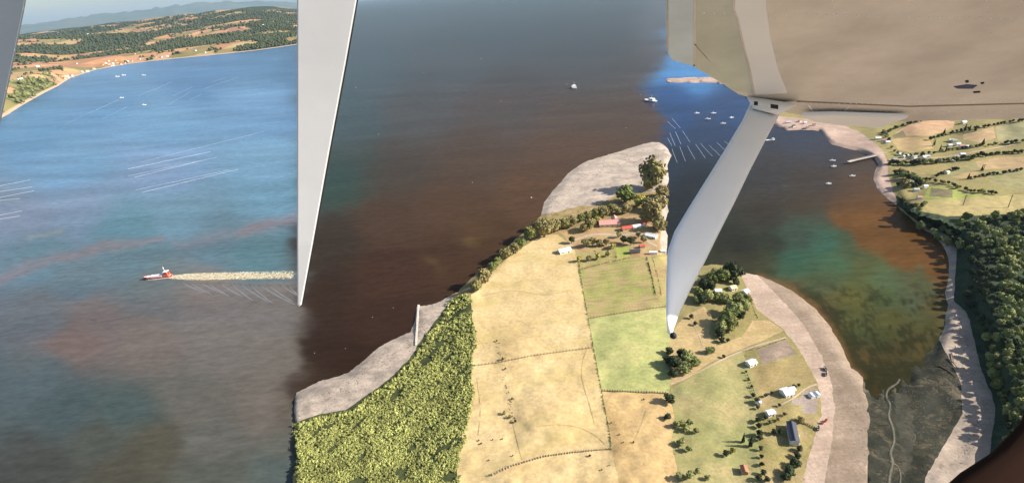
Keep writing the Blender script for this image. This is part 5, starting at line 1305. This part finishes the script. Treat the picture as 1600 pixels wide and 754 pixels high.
for a, b2, lb in (((1466, 571), (1494, 590), 'long brown log lying at the edge of the right-hand beach'), ((1480, 560), (1496, 576), 'upper brown log lying on the right-hand beach'), ((1486, 552), (1489, 566), 'short brown log upright across the right-hand beach')):
    P, Q = ground(*a), ground(*b2); k = mpp(P)
    o = empty('log', P, 0, lb, 'log'); mb = MB(); d = Q - P
    mb.tube([(0, 0, 0.5), tuple(d * 0.5 + Vector((0.4, 0, 0.7))), tuple(d + Vector((0, 0, 0.5)))], [0.9 * k, 0.75 * k, 0.4 * k], 7); mb.build('stem', LOG, o)
    MB().tube([tuple(d * 0.4 + Vector((0, 0, 0.6))), tuple(d * 0.55 + Vector((3 * k, 1 * k, 1.0)))], [0.4 * k, 0.15 * k], 5).build('branch', LOG, o)
for x, y, hp in ((1505, 312, 16), (1575, 314, 20), (1457, 222, 14), (1536, 262, 10)):
    g = ground(x, y + hp / 2); k = mpp(g); o = empty('utility_pole', g, 0, 'thin dark utility pole standing in the far right fields', 'pole', 'utility poles of the far right fields')
    MB().tube([(0, 0, -0.5), (0, 0, hp * k * 1.05)], [0.35, 0.25], 6).build('pole', PPOLE, o); MB().box((0, 0, hp * k), (3.0, 0.25, 0.25)).build('crossarm', PPOLE, o)

# ------------------------------------------------------------------ the aircraft we look out of
SKIN = plain('aircraft_white', (0.78, 0.76, 0.72), 0.35, 0.4, var=0.10, scale=0.8)
SKIN2 = plain('aircraft_tan_skin', (0.66, 0.59, 0.51), 0.28, 0.5, var=0.28, scale=1.6)
SKIN3 = plain('aircraft_grey', (0.86, 0.87, 0.86), 0.3, 0.4, var=0.06)
SEAL = plain('window_rubber', (0.03, 0.014, 0.009), 0.9, 0.05)
plane = empty('aircraft', cam_pos + Vector((0, 0.3, 0.2)), 0, 'white high-wing light aircraft whose wing and struts cut across the view', 'aircraft')
plane_inv = Matrix.Translation(-Vector(plane.location))
Pa, Pb, Pc = near(1043, 60, 2.7), near(1580, 60, 2.5), near(1300, 190, 3.9)
wn_ = (Pb - Pa).cross(Pc - Pa).normalized()
if wn_.dot(cam_pos - Pa) < 0: wn_ = -wn_        # towards the camera: underside
def onwing(px, py, off=0.0):
    d = ray(px, py); t_ = (Pa + wn_ * off - cam_pos).dot(wn_) / d.dot(wn_)
    return cam_pos + d * t_
def slab(outline, off, th, name, mat, parent=plane, bevel=0.0, label=None, loc_root=True):
    """solid plate: outline on the wing plane, th thick away from the camera"""
    f0 = [onwing(x, y, off) for x, y in outline]; f1 = [p - wn_ * th for p in f0]
    n = len(f0); bm = bmesh.new(); org = Vector(plane.location)
    v0 = [bm.verts.new(p - org) for p in f0]; v1 = [bm.verts.new(p - org) for p in f1]
    bm.faces.new(v0); bm.faces.new(v1[::-1])
    for i in range(n): bm.faces.new((v0[i], v1[i], v1[(i + 1) % n], v0[(i + 1) % n]))
    bmesh.ops.recalc_face_normals(bm, faces=bm.faces)
    if bevel: bmesh.ops.bevel(bm, geom=[e for e in bm.edges], offset=bevel, segments=3, affect='EDGES', clamp_overlap=True)
    me = bpy.data.meshes.new(name); bm.to_mesh(me); bm.free(); me.materials.append(mat)
    o = bpy.data.objects.new(name, me); C.objects.link(o); o.parent = parent
    if label: o['label'] = label
    return o
wing = slab([(1041, -60), (1041, 88), (1046, 96), (1073, 105), (1108, 125), (1146, 149), (1168, 156), (1222, 178), (1272, 186), (1340, 190), (1378, 192), (1480, 190), (1660, 186), (2600, 120), (2600, -320), (1041, -160)], 0, 0.20, 'wing', SKIN2, bevel=0.035)  # wing carried on unseen beyond the view to shade the strut
slab([(1044, -55), (1084, -55), (1084, 104), (1072, 101), (1050, 94), (1044, 84)], 0.004, 0.01, 'tip_panel', plain('aircraft_blue_grey', (0.50, 0.60, 0.66), 0.3, 0.4, var=0.18, scale=2.0), wing, 0.002, 'pale blue grey panel at the wing end')
slab([(1150, -55), (1197, -55), (1197, 10), (1204, 60), (1216, 110), (1230, 146), (1180, 148), (1173, 110), (1163, 70), (1154, 30), (1148, 15)], 0.006, 0.012, 'skin_band', SKIN, wing, 0.002, 'pale band of skin leading to the strut')
slab([(1250, 181), (1300, 180), (1420, 184), (1384, 197), (1378, 200), (1320, 197), (1272, 191)], 0.05, 0.03, 'flap', SKIN, wing, 0.006)
slab([(1490, 136), (1510, 133), (1527, 134), (1520, 139), (1496, 139)], 0.004, 0.008, 'dark_blue_plate', plain('dark_panel', (0.03, 0.05, 0.12), 0.4), wing, 0.001)  # small dark blue plate set on the wing
slab([(1520, 144), (1531, 143), (1532, 145), (1522, 146)], 0.004, 0.008, 'black_plate', RUB, wing)  # small black plates near the dark blue one
slab([(1508, 127), (1513, 126), (1514, 129), (1509, 130)], 0.004, 0.008, 'black_plate', RUB, wing)
slab([(1532, 130), (1537, 129), (1538, 131), (1533, 132)], 0.004, 0.008, 'black_plate', RUB, wing)
slab([(1088, -55), (1147, -55), (1145, 16), (1151, 32), (1160, 72), (1170, 112), (1176, 146), (1148, 142), (1112, 120), (1088, 106)], 0.003, 0.006, 'olive_plate', plain('aircraft_olive', (0.50, 0.51, 0.44), 0.3, 0.45, var=0.25, scale=1.8), wing, 0.001, 'grey olive plate between wing end and pale band')  # thin plate, greyer than the rest of the wing
slab([(1245, 158), (1420, 166), (1660, 160), (1660, 161.5), (1420, 167.6), (1245, 159.6)], 0.003, 0.006, 'panel_seam', WALLB, wing)
slab([(1262, 164), (1264, 164), (1277, 184), (1274.5, 184)], 0.004, 0.006, 'hinge_rod', SKIN, wing)
slab([(1326, 166), (1328, 166), (1310, 184), (1307.5, 184)], 0.004, 0.006, 'hinge_rod', SKIN, wing)
slab([(1085, 70), (1086.5, 70), (1150, 140), (1148.5, 140)], 0.003, 0.005, 'panel_seam', WALLB, wing)
slab([(1071, 95), (1074, 94), (1086, 103), (1083, 104)], 0.003, 0.005, 'scratch', RUB, wing)
rv = MB(); org = Vector(plane.location)
for i in range(12, 60):
    p = onwing(1140 + i * 9, 154 + (6 if i > 8 else 0) + 2 * math.sin(i * 0.1), 0.002); rv.blob(tuple(p - org), 0.004, sub=1, jit=0)
for i in range(34):
    p = onwing(1100 + i * 16, 20 + 0.3 * i, 0.002); rv.blob(tuple(p - org), 0.004, sub=1, jit=0)
for i in range(40):
    p = onwing(1250 + i * 9, 172 + 0.1 * i, 0.002); rv.blob(tuple(p - org), 0.0035, sub=1, jit=0)
for x0 in (1300, 1420, 1540):
    for i in range(16):
        p = onwing(x0 + i * 1.3, -10 + i * 10.5, 0.002); rv.blob(tuple(p - org), 0.003, sub=1, jit=0)
q = rv.build('rivet_rows', SKIN3, wing); q['kind'] = 'stuff'
def bar(rows, thick, name, mat, label=None, bulge=0.35, seg=9):
    """streamlined strut: rows of (left px, left py, right px, right py, depth); cross-section rounded towards the camera"""
    vs_, fs_ = [], []
    for lx, ly, rx, ry, dp in rows:
        a, b2 = near(lx, ly, dp), near(rx, ry, dp); mid = (a + b2) / 2; out = (cam_pos - mid).normalized(); hw_ = (b2 - a).length / 2; ax = (b2 - a).normalized()
        for i in range(seg):
            th = math.pi * i / (seg - 1); vs_.append(tuple(mid - ax * hw_ * math.cos(th) + out * hw_ * bulge * math.sin(th) - org))
        for i in range(1, seg - 1):
            th = math.pi * (seg - 1 - i) / (seg - 1); vs_.append(tuple(mid - ax * hw_ * math.cos(th) - out * hw_ * bulge * math.sin(th) * thick - org))
    n = 2 * seg - 2
    for r_ in range(len(rows) - 1):
        for i in range(n): fs_.append((r_ * n + i, r_ * n + (i + 1) % n, (r_ + 1) * n + (i + 1) % n, (r_ + 1) * n + i))
    fs_.append(tuple(range(n - 1, -1, -1))); fs_.append(tuple(range((len(rows) - 1) * n, len(rows) * n)))
    mb = MB(); mb.add(vs_, fs_); o = mb.build(name, mat, plane, True)
    bm = bmesh.new(); bm.from_mesh(o.data); bmesh.ops.recalc_face_normals(bm, faces=bm.faces); bm.to_mesh(o.data); bm.free()
    if label: o['label'] = label
    return o
st = bar([(1174, 158, 1222, 172, 3.55), (1160, 188, 1203, 206, 3.35), (1130, 238, 1174, 262, 3.1), (1100, 286, 1147, 318, 2.85), (1075, 326, 1122, 367, 2.65), (1054, 361, 1101, 410, 2.5),
          (1043, 392, 1080, 450, 2.4), (1041, 440, 1064, 484, 2.34), (1041, 490, 1053, 512, 2.28), (1043, 520, 1050, 525, 2.25)], 0.8, 'wing_strut', SKIN3, 'broad pale grey strut running down left from the wing')
bar([(1166, 150, 1250, 163, 3.5), (1170, 157, 1238, 168, 3.45), (1174, 165, 1222, 176, 3.42), (1176, 170, 1216, 180, 3.45)], 0.8, 'strut_fairing', SKIN, 'pale fairing joining strut and wing')
slab([(1178, 163), (1184, 163.5), (1184, 165), (1178, 164.5)], 0.12, 0.02, 'bolt', RUB); slab([(1204, 167), (1216, 169), (1216, 171), (1204, 169)], 0.12, 0.02, 'bolt', RUB)
mbb = MB(); pq = near(1052, 524, 2.2); mbb.blob(tuple(pq - org), 0.015, sub=2, jit=0.05); mbb.build('strut_bolt', RUB, plane, True)
def post(rows, th, name, mat, label, bev):
    vs_ = []
    for lx, ly, rx, ry, dp in rows:
        a, b2 = near(lx, ly, dp), near(rx, ry, dp)
        vs_.append((a, b2))
    bm = bmesh.new(); rings = []
    for a, b2 in vs_:
        back = (((a + b2) / 2) - cam_pos).normalized() * th
        rings.append([bm.verts.new(p - org) for p in (a, b2, b2 + back, a + back)])
    for i in range(len(rings) - 1):
        for j in range(4): bm.faces.new((rings[i][j], rings[i][(j + 1) % 4], rings[i + 1][(j + 1) % 4], rings[i + 1][j]))
    bm.faces.new(rings[0][::-1]); bm.faces.new(rings[-1])
    bmesh.ops.recalc_face_normals(bm, faces=bm.faces)
    bmesh.ops.bevel(bm, geom=list(bm.edges), offset=bev, segments=3, affect='EDGES', clamp_overlap=True)
    me = bpy.data.meshes.new(name); bm.to_mesh(me); bm.free(); me.materials.append(mat)
    o = bpy.data.objects.new(name, me); C.objects.link(o); o.parent = plane; o['label'] = label
    return o
post([(464, -30, 563, -30, 1.5), (464, 100, 540, 100, 1.55), (464, 240, 514, 240, 1.6), (464, 380, 489, 380, 1.65), (464.5, 478, 471, 478, 1.7)], 0.05, 'rear_strut', plain('rear_strut_paint', (0.60, 0.59, 0.57), 0.4), 'pale tapering strut between the blue bay and the brown bay', 0.004)
post([(560, -30, 565, -30, 1.56), (538, 100, 542.5, 100, 1.61), (512.5, 240, 516.5, 240, 1.66), (487.5, 380, 491, 380, 1.71), (470, 478, 473, 478, 1.76)], 0.02, 'strut_trim', RUB, 'dark trim along the edge of the pale strut', 0.001)
post([(-60, -30, 46, -30, 1.5), (-60, 15, 38.5, 15, 1.5), (-60, 80, 25, 80, 1.5), (-60, 140, 12, 140, 1.5), (-60, 215, -4, 215, 1.5)], 0.05, 'forward_strut', plain('aircraft_shaded_grey', (0.13, 0.15, 0.17), 0.5), 'strut coloured shaded grey in the upper left corner', 0.006)  # base colour darkened to put shade on this strut
# window rubber in the lower right corner
bar([(1640, 560, 1700, 560, 0.6), (1592, 662, 1700, 690, 0.6), (1550, 706, 1690, 760, 0.6), (1500, 738, 1640, 830, 0.6), (1462, 772, 1560, 880, 0.6), (1400, 860, 1500, 920, 0.6)], 1.0, 'window_seal', SEAL, 'dark brown blurred window rubber in the lower right corner', 0.5)

# ------------------------------------------------------------------ labels: order within small groups
ORD = ['leftmost', 'second from the left', 'third from the left', 'fourth from the left', 'fifth from the left', 'sixth from the left', 'seventh from the left', 'eighth from the left', 'ninth from the left', 'tenth from the left', 'eleventh from the left', 'twelfth from the left'] + [q_ + ' from the left' for q_ in ('thirteenth', 'fourteenth', 'fifteenth', 'sixteenth', 'seventeenth', 'eighteenth', 'nineteenth', 'twentieth')]
bpy.context.view_layer.update()
byl = {}
for o in S.objects:
    if o.parent is None and 'label' in o and 'group' in o: byl.setdefault(o['label'], []).append(o)
for lb, os_ in byl.items():
    n = len(os_)
    if n < 2 or n > 40 or len(lb.split()) > 12: continue
    os_.sort(key=lambda o: float(proj(np.array([tuple(o.matrix_world.translation)]))[0][0]))
    half = (n + 1) // 2
    for i, o in enumerate(os_):
        o['label'] = lb + ', ' + (ORD[i] if i < half else ORD[n - 1 - i].replace('left', 'right'))

# ------------------------------------------------------------------ air
hz = bpy.data.meshes.new('haze'); bm = bmesh.new()
bmesh.ops.create_cube(bm, size=1.0); bm.to_mesh(hz); bm.free()
o = bpy.data.objects.new('haze', hz); C.objects.link(o); tag(o, kind='stuff')
o.scale = (130000, 90000, 1700); o.location = (0, 24000, 1700 / 2 - 6)
m = bpy.data.materials.new('haze_air'); m.use_nodes = True; t = m.node_tree
t.nodes.remove(t.nodes['Principled BSDF'])
pv = t.nodes.new('ShaderNodeVolumePrincipled'); pv.inputs['Color'].default_value = (0.56, 0.78, 1.0, 1); pv.inputs['Density'].default_value = 1.5e-5; pv.inputs['Anisotropy'].default_value = 0.2
t.links.new(pv.outputs[0], t.nodes['Material Output'].inputs['Volume'])
hz.materials.append(m)
